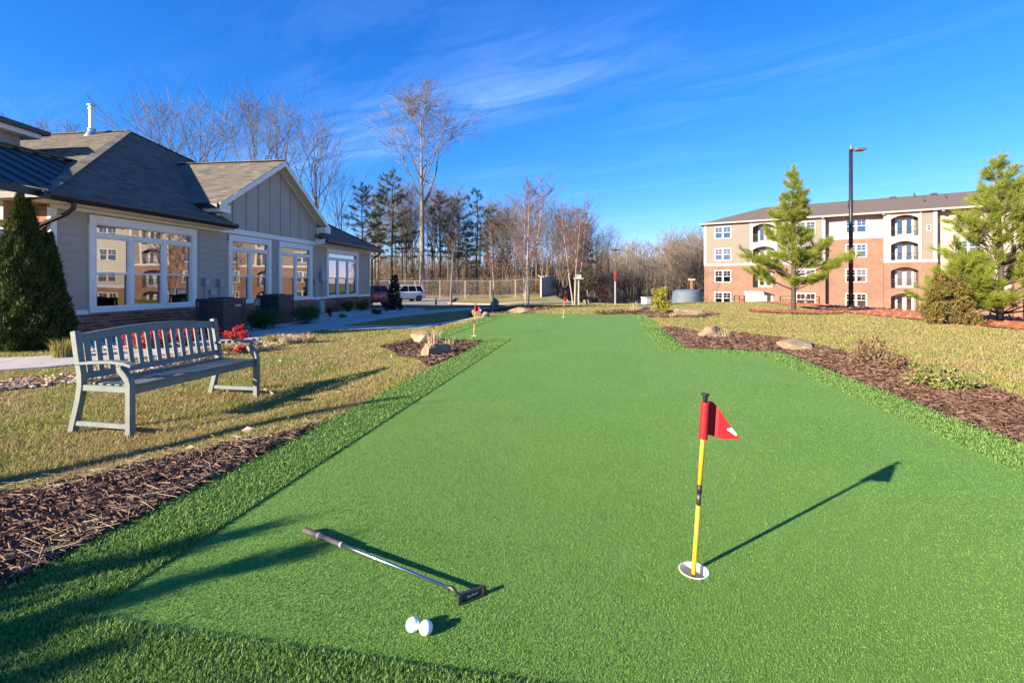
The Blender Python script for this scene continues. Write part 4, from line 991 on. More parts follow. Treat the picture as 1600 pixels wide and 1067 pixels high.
# trees rising over the clubhouse roof
for i, (px, top, Yd, k, wl) in enumerate([(66, 192, 44, 'd2', 'leftmost bare tree, its twigs showing low over the clubhouse roof'), (112, 188, 48, 'd0', 'bare tree whose twigs show left of the flue pipe over the roof'),
    (252, 160, 50, 'd0', 'slender bare tree standing nearest right of the hip roof peak'), (312, 160, 52, 'd2', 'forked bare tree rising behind the roof between two taller ones'), (386, 150, 50, 'd2', 'wide bare tree rising behind the grey gable roof'),
    (432, 156, 54, 'd3', 'tall thin bare tree behind the peak of the grey gable'), (500, 192, 56, 'd2', 'bare tree with dense upper twigs right of the gable peak'), (535, 270, 60, 'd0', 'low bare tree just right of the clubhouse gable slope')]):
    x, y, _ = up(px, 442, Yd); zt = up(px, top, Yd)[2]; zb_ = T(x, y); put_tree(k, x, y, zt-zb_, i*1.3, wl, 'bare trees over the clubhouse roof')
# woodland behind the fence
wr = random.Random(5)
for i in range(30):
    px = wr.uniform(556, 805); Yd = wr.uniform(64, 88); x, y, _ = up(px, 442, Yd)
    top = wr.uniform(300, 380) if px > 700 else wr.uniform(275, 370)
    k = wr.choice(['d0', 'd1', 'd2', 'd3', 't0', 't1', 't2']); put_tree(k, x, y, up(px, top, Yd)[2]-T(x, y), wr.uniform(0, 6), 'bare grey-brown tree among the woodland trunks behind the wire fence', 'bare woodland trees behind the fence')
for i, (px, top, Yd, k) in enumerate([(805, 345, 60, 't0'), (825, 298, 62, 't1'), (838, 312, 66, 'd2'), (855, 330, 62, 't0'), (872, 325, 64, 't1'), (890, 328, 62, 't2'), (905, 322, 66, 't0'), (918, 345, 63, 't2'), (932, 365, 68, 't1'), (848, 352, 58, 'd0'), (880, 350, 60, 't1'), (865, 345, 70, 'd1'), (815, 340, 72, 'd1'), (900, 350, 74, 't1')]):
    x, y, _ = up(px, 442, Yd); put_tree(k, x, y, up(px, top, Yd)[2]-T(x, y), i*1.7, 'dense twiggy tan tree in the clump right of the wire fence', 'twiggy trees in the clump right of the fence')
x, y, _ = up(953, 442, 75); put_tree('d2', x, y, up(953, 352, 75)[2]-T(x, y), 1, 'thin straight bare tree standing alone right of the tan clump')
# far wood on the right, one mass
def thicket(name, n, px0, px1, Y0, Y1, top0, top1, m, rr, tw=9, seed=1, zoff=0):
    rnd = random.Random(seed); g = Geo()
    for i in range(n):
        px = rnd.uniform(px0, px1); Yd = rnd.uniform(Y0, Y1); x, y, _ = up(px, 442, Yd); zb_ = T(x, y)-.1; h = max(1.2, up(px, rnd.uniform(top0, top1), Yd)[2]-zb_)
        p = Vector((x, y, zb_)); q = p+Vector((rnd.gauss(0, .06)*h, rnd.gauss(0, .06)*h, h)); g.tube([p, p.lerp(q, .5)+Vector((rnd.gauss(0, .15), rnd.gauss(0, .15), 0)), q], [rr*rnd.uniform(.6, 1.3), rr*.7, rr*.2], 3, False)
        for j in range(tw):
            t = rnd.uniform(.2, .97); a = p.lerp(q, t); L_ = h*rnd.uniform(.16, .42)*(1.1-t*.55); az = rnd.uniform(0, 6.28); el = rnd.uniform(.3, 1.2); d = Vector((math.cos(az)*math.cos(el), math.sin(az)*math.cos(el), math.sin(el)))
            b = a+d*L_; g.tube([a, b], [rr*.38, rr*.14], 3, False)
            for s in range(2):
                c = a.lerp(b, rnd.uniform(.3, .9)); e_ = c+(d+Vector((rnd.gauss(0, .6), rnd.gauss(0, .6), rnd.gauss(.2, .4)))).normalized()*L_*.55; g.tube([c, e_], [rr*.26, rr*.12], 3, False)
    return tag(g.obj(name, M[m]), kind='stuff')
thicket('far_wood', 300, 935, 1105, 95, 150, 378, 420, 'far_twig', .11, 18, 3)
thicket('far_wood', 150, 1040, 1108, 95, 135, 362, 402, 'far_twig', .10, 18, 4)
thicket('far_wood', 120, 880, 1000, 110, 160, 405, 430, 'far_twig', .14, 8, 9)
thicket('woodland_undergrowth', 420, 560, 860, 62, 90, 392, 440, 'brush', .045, 12, 6)
thicket('far_wood', 420, 440, 960, 88, 115, 392, 424, 'far_twig', .10, 12, 16)
thicket('far_wood', 200, 560, 940, 84, 110, 400, 430, 'brush', .10, 11, 17)
thicket('woodland_undergrowth', 220, 470, 960, 62, 84, 408, 446, 'brush', .04, 8, 8)
def leafball(name, pts_r, n, size, m, seed, squash=1.0, shell=.55, flat=.8, asp=.55):
    """leaves spread through several overlapping lobes; pts_r = [(x,y,z,r)]"""
    rng = np.random.default_rng(seed); out = []
    tot = sum(p[3]**2 for p in pts_r)
    for (x, y, z, r) in pts_r:
        k = max(10, int(n*r*r/tot)); d = rng.normal(size=(k, 3)); d /= np.linalg.norm(d, axis=1)[:, None]
        rad = r*(shell+(1-shell)*rng.random(k)**.6)*(1+.12*np.sin(d[:, 0]*5+d[:, 2]*7)); P = d*rad[:, None]; P[:, 2] *= squash; out.append(P+np.array([x, y, z]))
    P = np.concatenate(out); P = P[P[:, 2] > .01]
    return leafquads(P, rng.uniform(size*.6, size*1.3, len(P)), m, name, flat, asp)
rb_ = random.Random(12); gv = []
lob = []
for i in range(260):
    px = rb_.uniform(540, 870); Yd = rb_.uniform(60, 80); x, y, _ = up(px, 442, Yd); lob.append((x, y, T(x, y)+rb_.uniform(.3, 1.6), rb_.uniform(.5, 1.3)))
rng_ = np.random.default_rng(3)
def rawlobes(lobs, per, size, m, name, seed):
    rng = np.random.default_rng(seed); out = []
    for (x, y, z, r) in lobs:
        d = rng.normal(size=(per, 3)); d /= np.linalg.norm(d, axis=1)[:, None]; P = d*(r*rng.random(per)**.5)[:, None]+np.array([x, y, z]); out.append(P)
    P = np.concatenate(out); return leafquads(P, rng.uniform(size*.5, size*1.3, len(P)), m, name, .8, .45)
tag(link('woodland_undergrowth', rawlobes(lob, 110, .20, M['brushleaf'], 'woodland_undergrowth', 2)), kind='stuff')
# ground of the wood: fallen leaves
tag(sheet('woodland_floor', [(-60, 57.6), (-45, 58.5), (-8, 58.6), (3.6, 58.6), (6.5, 62), (9, 70), (9, 95), (-70, 95)], M['leaflitter'], .05, 3.0), kind='structure')
for i, px in enumerate([728, 752, 694, 845, 803]):
    x, y, _ = up(px, 455, 59.6+(i % 2)); zb_ = T(x, y)
    tag(link('beech_sapling', rawlobes([(0, 0, .5+.5*j, .45) for j in range(3)], 60, .16, M['beech'], 'beech_sapling', 40+i), None, (x, y, zb_)), ['rusty leaved beech sapling in front of the fence, under the sapling line', 'bright rusty beech sapling at the fence, right of the slim staked tree', 'small rusty beech sapling at the fence left of the staked tree', 'rusty shrub by the grey slatted fence end', 'rusty shrub at the fence behind the white birch'][i], 'sapling', 'rusty beech saplings along the fence')

def tufts(C, D, n, ln, wd, spread, m, name, seed):
    """needle clusters: centre C, direction D"""
    rng = np.random.default_rng(seed); k = len(C); C = np.repeat(np.asarray(C), n, 0); D = np.repeat(np.asarray(D), n, 0); N_ = len(C)
    d = D+rng.normal(size=(N_, 3))*spread; d /= np.linalg.norm(d, axis=1)[:, None]; s = np.cross(d, rng.normal(size=(N_, 3))); s /= np.linalg.norm(s, axis=1)[:, None]
    base = C+D*(rng.uniform(-.45, .25, N_)*ln)[:, None]; l_ = (rng.uniform(.65, 1.1, N_)*ln)[:, None]; w_ = wd/2
    V = np.stack([base-s*w_, base+s*w_, base+d*l_], 1).reshape(-1, 3); return np_mesh(name, V, m, tris=np.arange(3*N_).reshape(N_, 3))
def pine(seed, H, r0, base, width, nwh, m, mb, ln, wd, npt, droop=0, prof=None, spread=.55, asym=.3, gap=0, leader=True, sub_=8):
    rnd = random.Random(seed); tk = Geo(); br = Geo(); C = []; D = []
    tk.tube([(0, 0, 0), (rnd.gauss(0, .02)*H*.4, 0, H*.35), (rnd.gauss(0, .02)*H*.4, .01*H, H*.7), (0, 0, H*.97)], [r0, r0*.75, r0*.4, r0*.08], 8, False)
    prof = prof or (lambda t: (1-t)**.8)
    for w_ in range(nwh):
        t = (w_+rnd.uniform(-.15, .15))/nwh; z = H*(base+(1-base)*max(0, t)); nb = rnd.randint(4, 6) if t < .9 else 3; a0 = rnd.uniform(0, 6.28)
        for j in range(nb):
            if rnd.random() < gap: continue
            az = a0+j*6.28/nb+rnd.uniform(-.35, .35); L_ = width*prof(max(0, t))*rnd.uniform(1-asym, 1+asym*.4)
            if L_ < .05*width: continue
            el = R(rnd.uniform(5, 25)+t*38-droop); p = Vector((0, 0, z)); pts = [p]; d = Vector((math.cos(az)*math.cos(el), math.sin(az)*math.cos(el), math.sin(el)))
            for s in range(4):
                d = (d+Vector((rnd.gauss(0, .08), rnd.gauss(0, .08), .10 if not droop else .03))).normalized(); p = p+d*L_/4; pts.append(p)
            br.tube(pts, [r0*.30*(1-t*.5), r0*.24*(1-t*.5), r0*.17*(1-t*.4), r0*.12, r0*.06], 4, False)
            C.append(tuple(pts[-1])); D.append(tuple((d+Vector((0, 0, .35))).normalized()))
            nsub = max(2, int(L_/width*sub_)+1)
            for q in range(nsub):
                u = rnd.uniform(.35, .98); i0 = min(int(u*4), 3); pp = pts[i0].lerp(pts[i0+1], u*4-i0); sdv = Vector((-d.y, d.x, rnd.uniform(-.1, .5))).normalized()*rnd.choice((-1, 1)); dd = (d*.8+sdv*.9).normalized(); sl = L_*rnd.uniform(.15, .38)
                pe = pp+dd*sl; br.tube([pp, pe], [r0*.1, r0*.05], 3, False)
                for e_ in (.55, 1.0) if sl > ln else (1.0,): C.append(tuple(pp.lerp(pe, e_))); D.append(tuple((dd+Vector((0, 0, .5))).normalized()))
    if leader:
        for q in range(9):
            C.append((rnd.gauss(0, .015), rnd.gauss(0, .015), H*(.86+.145*q/9))); D.append((0, 0, 1))
    return tk.mesh('trunk', M[mb], True), br.mesh('branch', M[mb], False), tufts(C, D, npt, ln, wd, spread, M[m], 'needles', seed), len(C)
def put_pine(x, y, parts, z=None, rz=0, s=1, label=None, group=None, name='pine_tree'):
    t = empty(name, (x, y, T(x, y)-.03 if z is None else z), rz, label, 'tree', group); t.scale = (s, s, s)
    link('trunk', parts[0], t); link('branches', parts[1], t); o = link('needles', parts[2], t); o['kind'] = 'stuff'; return t
Z1 = 17.9; x1 = (1240-CX)/FPX*Z1
def profA(t): return .55+.55*min(1, t*6)-.0 if t < .12 else (1.06-.95*t if t < .72 else .38-.3*(t-.72)/.28)
p1 = pine(4, 5.55, .10, .155, 1.66, 10, 'pine_needle', 'bark_dark', .25, .010, 70, 0, lambda t: max(.15, (1.0 if t < .12 else .84-.78*((t-.12)/.88)**.85)), .5, .36, .0, True, 27)
put_pine(x1, Z1, p1, None, .6, 1, 'young yellow-green pine left of the black lamp post')
Z2 = 13.6; x2 = (1562-CX)/FPX*Z2
p2 = pine(9, 4.75, .085, .05, 1.75, 11, 'pine_needle', 'bark_dark', .24, .009, 58, 0, lambda t: max(.15, (1.05 if t < .2 else (.62 if t < .33 else .9-.85*(t-.33)/.67))), .5, .38, .04, True, 18)
put_pine(x2, Z2, p2, None, 2.2, 1, 'young yellow-green pine at the right edge of the lawn', )
p3 = pine(23, 1.75, .06, .10, 1.15, 8, 'pine_needle', 'bark_dark', .22, .009, 56, 0, lambda t: max(.2, 1-.75*t), .5, .3, 0, True, 16)
x3, y3, _ = up(1508, 442, 13.3); put_pine(x3, y3, p3, None, .4, 1, 'low spreading green pine between the bronze bush and the right pine')
# bronze bushy conifer beside it
def bushy(name, label, cat, x, y, lobes, n, size, m, seed, stems=0, mb='bark_dark', group=None, flat=.8, asp=.55, shell=.35, hgt=None):
    t = empty(name, (x, y, T(x, y)), 0, label, cat, group)
    o = link('foliage', leafball('foliage', lobes, n, size, M[m], seed, 1, shell, flat, asp), t); o['kind'] = 'stuff'
    g = Geo(); rnd = random.Random(seed)
    for (lx, ly, lz, lr) in lobes:
        for q in range(max(1, stems)): g.tube([(rnd.gauss(0, .02), rnd.gauss(0, .02), -.03), (lx*.5+rnd.gauss(0, .03), ly*.5+rnd.gauss(0, .03), lz*.5), (lx+rnd.gauss(0, lr*.4), ly+rnd.gauss(0, lr*.4), lz+rnd.uniform(0, lr*.5))], [.014, .010, .004], 4, False)
    g.obj('stems', M[mb], t); return t
Zb = 12.7; xb = (1478-CX)/FPX*Zb
rb2 = random.Random(3); lobes = []
for i in range(34):
    t = rb2.random(); rr = .72*(1-t*.8); a = rb2.uniform(0, 6.28); lobes.append((math.cos(a)*rr*rb2.random()**.5, math.sin(a)*rr*rb2.random()**.5, .10+1.18*t, .24*(1-t*.4)))
bushy('conifer_bush', 'rounded bronze-green conifer bush at the lawn edge left of the right pine', 'shrub', xb, Zb, lobes, 5200, .10, 'junior', 3, 1, asp=.3)
# dark pines of the wood
dk = []
for i, s_ in enumerate((51, 57, 63)):
    dk.append(pine(s_, 16, .17, .36, 3.1, 14, 'pine_dark', 'bark_dark', .55, .05, 15, 16, lambda t: max(.15, .75+.4*math.sin(t*3)-.75*t), .75, .5, .34, False))
for i, (px, top, Yd, k, lb) in enumerate([(612, 262, 66, 0, 'tall dark pine left of the big pale bare tree'), (566, 282, 62, 1, 'thin dark pine just right of the clubhouse roof corner'), (628, 300, 70, 2, 'second dark pine close behind the big pale tree, left of its trunk'), (688, 296, 66, 0, 'dark pine right behind the big pale trunk'), (716, 300, 70, 1, 'dark pine in the middle of the dark pine group'), (745, 292, 66, 2, 'tallest dark pine in the group right of the big pale tree'), (770, 318, 64, 0, 'broad dark pine at the right end of the dark pine group'), (730, 345, 72, 2, 'short dark pine filling the gap in the dark pine group'), (916, 372, 62, 1, 'olive pine at the right end of the tan twiggy clump'), (585, 300, 74, 2, 'dark pine farther back over the red car')]):
    x, y, _ = up(px, 442, Yd); h = up(px, top, Yd)[2]-T(x, y); put_pine(x, y, dk[k], None, i*1.1, h/16, lb, 'dark pines in the wood')
# ivy covered trunk in the clump
x, y, _ = up(853, 442, 70); tag(link('ivy_thicket', rawlobes([(0, 0, 1+.7*j, 1.1) for j in range(6)], 160, .2, M['pine_dark'], 'ivy_thicket', 77), None, (x, y, T(x, y))), 'dark ivy thicket growing up behind the grey slatted fence end', 'thicket')

for i, (px, top, wpx, lb) in enumerate([(938, 428, 30, 'dark purplish shrub on the far slope left of the red-topped post'), (952, 420, 34, 'tallest dark purplish shrub on the far slope behind the red-topped post'), (974, 424, 30, 'dark purplish shrub on the far slope right of the red-topped post')]):
    x, y, _ = up(px, 442, 64+3*i); zb_ = T(x, y); h = up(px, top, y)[2]-zb_; rr = wpx*y/FPX/2; rnd = random.Random(i)
    ps = empty('purple_shrub', (x, y, zb_), 0, lb, 'shrub', 'purplish shrubs on the far slope'); o = link('foliage', rawlobes([(rnd.uniform(-.7, .7)*rr, rnd.uniform(-.7, .7)*rr, rnd.uniform(.15, .85)*h, rr*.5) for _ in range(14)], 60, .22, M['purpleleaf'], 'foliage', 60+i), ps); o['kind'] = 'stuff'
    Geo().tube([(0, 0, -.1), (.1, 0, h*.5), (.3, .1, h*.85)], [.07, .05, .02], 5).obj('trunk', M['bark_dark'], ps)
# birch clumps and saplings
def birch(x, y, stems, H, seed, label, name='birch_clump', mb='birch', mt='twig_red', r=.035, sp=.10, group=None, twn=48):
    rnd = random.Random(seed); t = empty(name, (x, y, T(x, y)-.03), 0, label, 'tree', group)
    cr = Geo()
    for i in range(stems):
        a = i*6.28/stems+rnd.uniform(-.4, .4); l = Vector((math.cos(a)*sp, math.sin(a)*sp*.6, 1)).normalized() if stems > 1 else Vector((rnd.gauss(0, .02), 0, 1)); h = H*rnd.uniform(.85, 1); pts = []
        p = Vector((math.cos(a)*.09, math.sin(a)*.09, 0)) if stems > 1 else Vector((0, 0, 0)); pts.append(p)
        for s in range(8): l = (l+Vector((rnd.gauss(0, .03), rnd.gauss(0, .03), .05))).normalized(); p = p+l*h/8; pts.append(p)
        tk = Geo().tube(pts, [r*(1-s/8.6) for s in range(9)], 6, False).obj('trunk', M[mb], t, True)
        for q in range(twn):
            u = rnd.uniform(.28, .99); j = min(int(u*8), 7); b = pts[j].lerp(pts[j+1], u*8-j); az = rnd.uniform(0, 6.28); el = R(rnd.uniform(30, 65)); d = Vector((math.cos(az)*math.cos(el), math.sin(az)*math.cos(el), math.sin(el))); L_ = H*rnd.uniform(.10, .26)*(1.15-u*.7)
            e_ = b+d*L_+Vector((0, 0, L_*.15)); m_ = b.lerp(e_, .5)+Vector((rnd.gauss(0, .03), rnd.gauss(0, .03), 0)); cr.tube([b, m_, e_], [r*.28*(1.1-u*.6), r*.2*(1.1-u*.6), .006], 3, False)
            for z_ in range(5):
                c = b.lerp(e_, rnd.uniform(.25, .95)); cr.tube([c, c+(d+Vector((rnd.gauss(0, .7), rnd.gauss(0, .7), rnd.gauss(.1, .4)))).normalized()*L_*rnd.uniform(.25, .55)], [.008, .005], 3, False)
    cr.obj('crown', M[mt], t); return t
x, y, _ = at(821, 483); birch(x, y, 3, 5.7, 5, 'birch clump with three pale trunks left of the distant flag')
x, y, _ = at(898, 477); birch(x, y, 4, 5.8, 8, 'birch clump with four pale trunks right of the distant flag', r=.045)
x, y, _ = at(770, 489.5); birch(x, y, 1, 4.2, 15, 'small birch with one pale trunk beside the light boulder', 'birch_tree', r=.030, twn=60)
x, y, _ = at(705, 478); st = birch(x, y, 1, 6.6, 19, 'slim pale sapling with a dark guard on its lower trunk beside the car park', 'young_tree', 'bark_pale', 'twig', .055, twn=50)
Geo().lathe([(.07, 0), (.065, 1.35), (.05, 1.36)], 10).obj('trunk_guard', M['black'], st)
for i, (px, py, h) in enumerate([(892, 468, 4.5), (918, 470, 5), (946, 472, 5.5), (988, 470, 4.5)]):
    x, y, _ = at(px, py); birch(x, y, 1, h, 70+i, ['thin young tree left of the four-trunk birch, far lawn', 'thin young tree just right of the four-trunk birch', 'thin young tree left of the red-topped post', 'thin young tree right of the red-topped post'][i], 'young_tree', 'bark', 'twig', .04, group='young trees on the far lawn', twn=30)
x, y, _ = up(1112, 470, 42); birch(x, y, 2, 5.2, 33, 'bare young tree in front of the left end of the apartment wall', 'young_tree', 'bark', 'twig', .03, .14, twn=18)
x, y, _ = up(583, 430, 58); lg = Geo().tube([(-2.6, 0, 3.1), (0, 0, 1.4), (2.1, 0, -.05)], [.09, .13, .16], 6).obj('fallen_trunk', M['bark_pale'], None, True, 0, (x, y, T(x, y))); tag(lg, 'pale leaning fallen trunk behind the red car', 'tree')

# ------------------------------------------------------------ shrubs by the clubhouse
def arbor(x, y, H, Wd, n, seed, label):
    rng = np.random.default_rng(seed); t = empty('arborvitae', (x, y, T(x, y)-.02), 0, label, 'shrub', 'arborvitae at the corner')
    u = rng.random(n)**1.25; z = .06+u*(H-.06); prof = np.where(u < .12, .72+.28*u/.12, (1-((u-.12)/.88))**.98)*Wd/2; a = rng.uniform(0, 6.28, n)
    lump = 1+.13*np.sin(a*5+z*6)+.10*np.sin(a*9-z*11)+.06*np.sin(z*25+a*3); rr = (prof*lump*(.55+.45*rng.random(n)**.45)+.02); P = np.stack([np.cos(a)*rr, np.sin(a)*rr, z], 1)
    A = np.stack([np.cos(a)*.55, np.sin(a)*.55, np.full(n, .85)], 1)+rng.normal(size=(n, 3))*.28; A /= np.linalg.norm(A, axis=1)[:, None]; B = np.cross(A, rng.normal(size=(n, 3))); B /= np.linalg.norm(B, axis=1)[:, None]
    s = rng.uniform(.035, .085, n)[:, None]; V = np.stack([P-A*s*.5, P+B*s*.17, P+A*s, P-B*s*.17], 1).reshape(-1, 3); b = np.arange(n)*4
    o = link('foliage', np_mesh('foliage', V, M['arbor'], quads=np.stack([b, b+1, b+2, b+3], 1)), t); o['kind'] = 'stuff'
    g = Geo().tube([(0, 0, -.05), (0, 0, H*.9)], [.05, .01], 6)
    g.lathe([(.02, .1)]+[(Wd/2*.52*(1-((k/10))**1.4)+.01, .1+k/10*H*.88) for k in range(11)], 10)
    g.obj('trunk', M['bark_dark'], t); return t
arbor(-9.42, 9.12, 3.12, 1.26, 34000, 4, 'tall dark green conical arborvitae at the clubhouse corner'); arbor(-9.2, 9.42, 2.28, .74, 15000, 5, 'smaller dark arborvitae tucked behind the right side of the tall one')
def boxwood(px, py, wpx, hpx, lb, m='boxwood', n=1500, size=.035, cat='shrub', name='boxwood_shrub', group='clipped shrubs along the clubhouse', seed=1):
    x, y, z = at(px, py); w_ = wpx*y/FPX; h = hpx*y/FPX; rnd = random.Random(seed); lobes = []
    for i in range(11): a = rnd.uniform(0, 6.28); q = rnd.random()**.5*w_*.28; lobes.append((math.cos(a)*q, math.sin(a)*q, rnd.uniform(.35, .66)*h, min(w_*.27, h*.36)))
    return bushy(name, lb, cat, x, y, lobes, int(n*(w_/.6)**2), size*(y/13)**.5, m, seed, 1, group=group)
boxwood(409, 515, 56, 36, 'rounded green boxwood right in front of the two charcoal air conditioners', seed=2, n=2600)
boxwood(478, 507, 44, 32, 'rounded green boxwood right of the second air conditioner', seed=3, n=2200)
boxwood(543, 488, 26, 20, 'green boxwood left of a touching pair near the far downspout', seed=4, n=1100); boxwood(566, 487, 24, 20, 'green boxwood right of a touching pair near the far downspout', seed=5, n=1100)
boxwood(516, 496, 16, 20, 'small dark red shrub under the last triple window', 'barberry', seed=6, name='barberry_shrub', n=1200); boxwood(604, 487, 20, 20, 'small dark red shrub in front of the little evergreen', 'barberry', seed=7, name='barberry_shrub', n=1100)
boxwood(585, 488, 12, 9, 'tiny low green plant in the gravel by the far downspout', 'azalea_green', seed=9, name='low_plant', n=900); boxwood(535, 498, 18, 8, 'low olive plant in the gravel under the last window', 'azalea_green', seed=10, name='low_plant', n=900); boxwood(588, 492, 20, 9, 'low dark plant at the gravel edge nearest the path', 'hollyleaf', seed=11, name='low_plant', n=900)
def nandina(px, py, wpx, hpx, lb, seed, n=760):
    x, y, z = at(px, py); w_ = wpx*y/FPX; h = hpx*y/FPX; rnd = random.Random(seed); lobes = []
    for i in range(22): a = rnd.uniform(0, 6.28); q = rnd.random()**.5*w_*.44; lobes.append((math.cos(a)*q, math.sin(a)*q, rnd.uniform(.25, .95)*h*(1-.35*q/(w_*.44)), h*rnd.uniform(.10, .20)))
    return bushy('nandina_shrub', lb, 'shrub', x, y, lobes, n, .060, 'nandina', seed, 1, 'bark', 'bright red shrubs in the bed', .9, .32, .2)
nandina(373, 536, 42, 30, 'bright red shrub seen just above the right arm of the bench', 3); nandina(330, 531, 40, 24, 'bright red shrub just right of the bench back, by the air conditioner', 4); nandina(286, 541, 46, 36, 'bright red shrub seen through the right back slats', 6); nandina(248, 546, 46, 38, 'bright red shrub seen through the middle back slats', 7); nandina(215, 547, 44, 38, 'bright red shrub seen through the left back slats', 8); nandina(378, 553, 24, 18, 'small red shrub below the right bench arm', 9, 350)
def grassclump(name, lb, x, y, n, h, sp, m, seed, cat='ornamental grass', lean=.5, wd=.008):
    rng = np.random.default_rng(seed); t = empty(name, (x, y, T(x, y)), 0, lb, cat)
    a = rng.uniform(0, 6.28, n); r_ = rng.random(n)**.7*sp*.3; az = a+rng.normal(0, .5, n); L_ = rng.uniform(.55, 1.05, n)*h; d = np.stack([np.cos(az), np.sin(az), np.zeros(n)], 1)*(rng.random(n)*lean)[:, None]; P = np.stack([np.cos(a)*r_, np.sin(a)*r_, np.zeros(n)], 1); U = np.zeros((n, 3)); U[:, 2] = 1
    s = np.stack([-np.sin(az), np.cos(az), np.zeros(n)], 1)*wd/2; mid = P+(U*.62+d*.4)*L_[:, None]; tip = P+(U*.85+d*1.25)*L_[:, None]
    V = np.stack([P-s, P+s, mid+s*.8, mid-s*.8, tip], 1).reshape(-1, 3); b = np.arange(n)*5
    o = link('blades', np_mesh('blades', V, M[m], tris=np.stack([b+3, b+2, b+4], 1), quads=np.stack([b, b+1, b+2, b+3], 1)), t); o['kind'] = 'stuff'; return t
M['liriope'] = island('yellow_green_grass', [(.26, .24, .05), (.40, .34, .10), (.17, .18, .04), (.50, .42, .18)], .6, .3)
x, y, _ = at(100, 560); grassclump('ornamental_grass', 'yellow-green grass clump right of the tall arborvitae', x, y, 420, .42, .5, 'liriope', 2)
for i, (px, py, lb) in enumerate([(398, 549, 'tan grass clump at the bed end behind the right bench arm'), (448, 538, 'straw coloured clump at the tip of the bed'), (425, 537, 'olive and tan clump beside the path end of the bed'), (478, 536, 'dull red low plant at the very end of the bed'), (350, 552, 'olive clump below the bench seat level behind its right leg')]):
    x, y, _ = at(px, py); grassclump('ornamental_grass', lb, x, y, 240, .26, .5, 'liriope' if i in (2, 4) else ('straw' if i != 3 else 'dryleaf'), 20+i, lean=.8)
# little evergreen by the car park
x, y, _ = at(616, 486); rnd = random.Random(9); lobes = []
for k in range(30): t_ = k/30; a = k*2.4; rr = .30*(1-t_*.7); lobes.append((math.cos(a)*rr, math.sin(a)*rr, .15+1.55*t_, .16*(1-.4*t_)))
bushy('holly_tree', 'small dark evergreen in front of the white car', 'tree', x, y, lobes, 1500, .12, 'hollyleaf', 4, 1, flat=.5)

# ------------------------------------------------------------ plants and rocks in the beds
def azalea(px, py, wpx, hpx, lb, m, seed, n, nst, group=None):
    x, y, z = at(px, py); w_ = wpx*y/FPX; h = hpx*y/FPX; rnd = random.Random(seed); t = empty('azalea_shrub', (x, y, z), 0, lb, 'shrub', group); g = Geo(); pts = []
    for i in range(nst):
        a = rnd.uniform(0, 6.28); rr = rnd.random()**.6*w_*.5; hh_ = h*rnd.uniform(.35, 1)*(1-.35*rr/(w_*.5)); e_ = Vector((math.cos(a)*rr, math.sin(a)*rr, hh_)); m_ = Vector((e_.x*.6+rnd.gauss(0, .02), e_.y*.6, hh_*.45)); g.tube([(0, 0, -.02), m_, e_], [.008, .006, .003], 4, False)
        for q in range(n//nst): u = rnd.random()**.6; p = m_.lerp(e_, u); pts.append((p.x+rnd.gauss(0, .03), p.y+rnd.gauss(0, .03), max(.02, p.z+rnd.gauss(0, .025))))
    g.obj('stems', M['bark'], t); rng = np.random.default_rng(seed); o = link('foliage', leafquads(np.array(pts), rng.uniform(.025, .055, len(pts)), M[m], 'foliage', .8, .5), t); o['kind'] = 'stuff'; return t
azalea(1362, 569, 62, 56, 'tall sparse bronze leaved shrub in the right mulch bed', 'azalea', 3, 560, 30); azalea(1394, 577, 44, 28, 'lower bronze shrub touching the tall sparse one', 'azalea', 4, 330, 18); azalea(1445, 583, 34, 14, 'thin reddish shrub behind the green one in the right bed', 'azalea', 5, 110, 10)
azalea(1470, 609, 92, 46, 'low green leaved shrub nearest the lawn at the right of the mulch bed', 'azalea_green', 6, 900, 40)
azalea(1330, 573, 30, 12, 'small reddish plant at the foot of the tall sparse shrub', 'azalea', 8, 70, 8)
x, y, _ = at(1032, 491); lobes = []; rnd = random.Random(2)
for k in range(24): t_ = rnd.random(); a = rnd.uniform(0, 6.28); rr = .22*rnd.random()**.5; lobes.append((math.cos(a)*rr, math.sin(a)*rr, .08+.72*t_, .15))
bushy('golden_shrub', 'yellow-green variegated shrub by the far right corner of the putting green', 'shrub', x, y, lobes, 1700, .075, 'yellowbush', 12, 1)
for i, (px, py, n, h, lb) in enumerate([(678, 541, 130, .36, 'dry stemmed plant standing behind the two-toned boulder'), (700, 544, 60, .24, 'small dry stemmed plant at the right of the two-toned boulder'), (1132, 528, 70, .22, 'dry grass tuft against the pinkish boulder'), (990, 487, 50, .5, 'dry stalks beside the pale rock near the yellow bush'), (1052, 496, 40, .2, 'small dry tuft left of the long flat rock')]):
    x, y, _ = at(px, py); grassclump('dry_plant', lb, x, y, n, h, .35, 'straw', 60+i, 'dry plant', .45, .006 if i < 3 else .012)
for i, (px, py) in enumerate([(955, 491), (970, 490), (940, 492)]):
    x, y, _ = at(px, py); bushy('low_plant', ['low bronze plant at the back bed, middle of three', 'low bronze plant at the back bed, right of three', 'low bronze plant at the back bed, left of three'][i], 'plant', x, y, [(0, 0, .08, .12), (.2, 0, .07, .1), (-.18, .1, .08, .1)], 200, .06, 'azalea', 90+i, 1, group='low plants in the back bed')
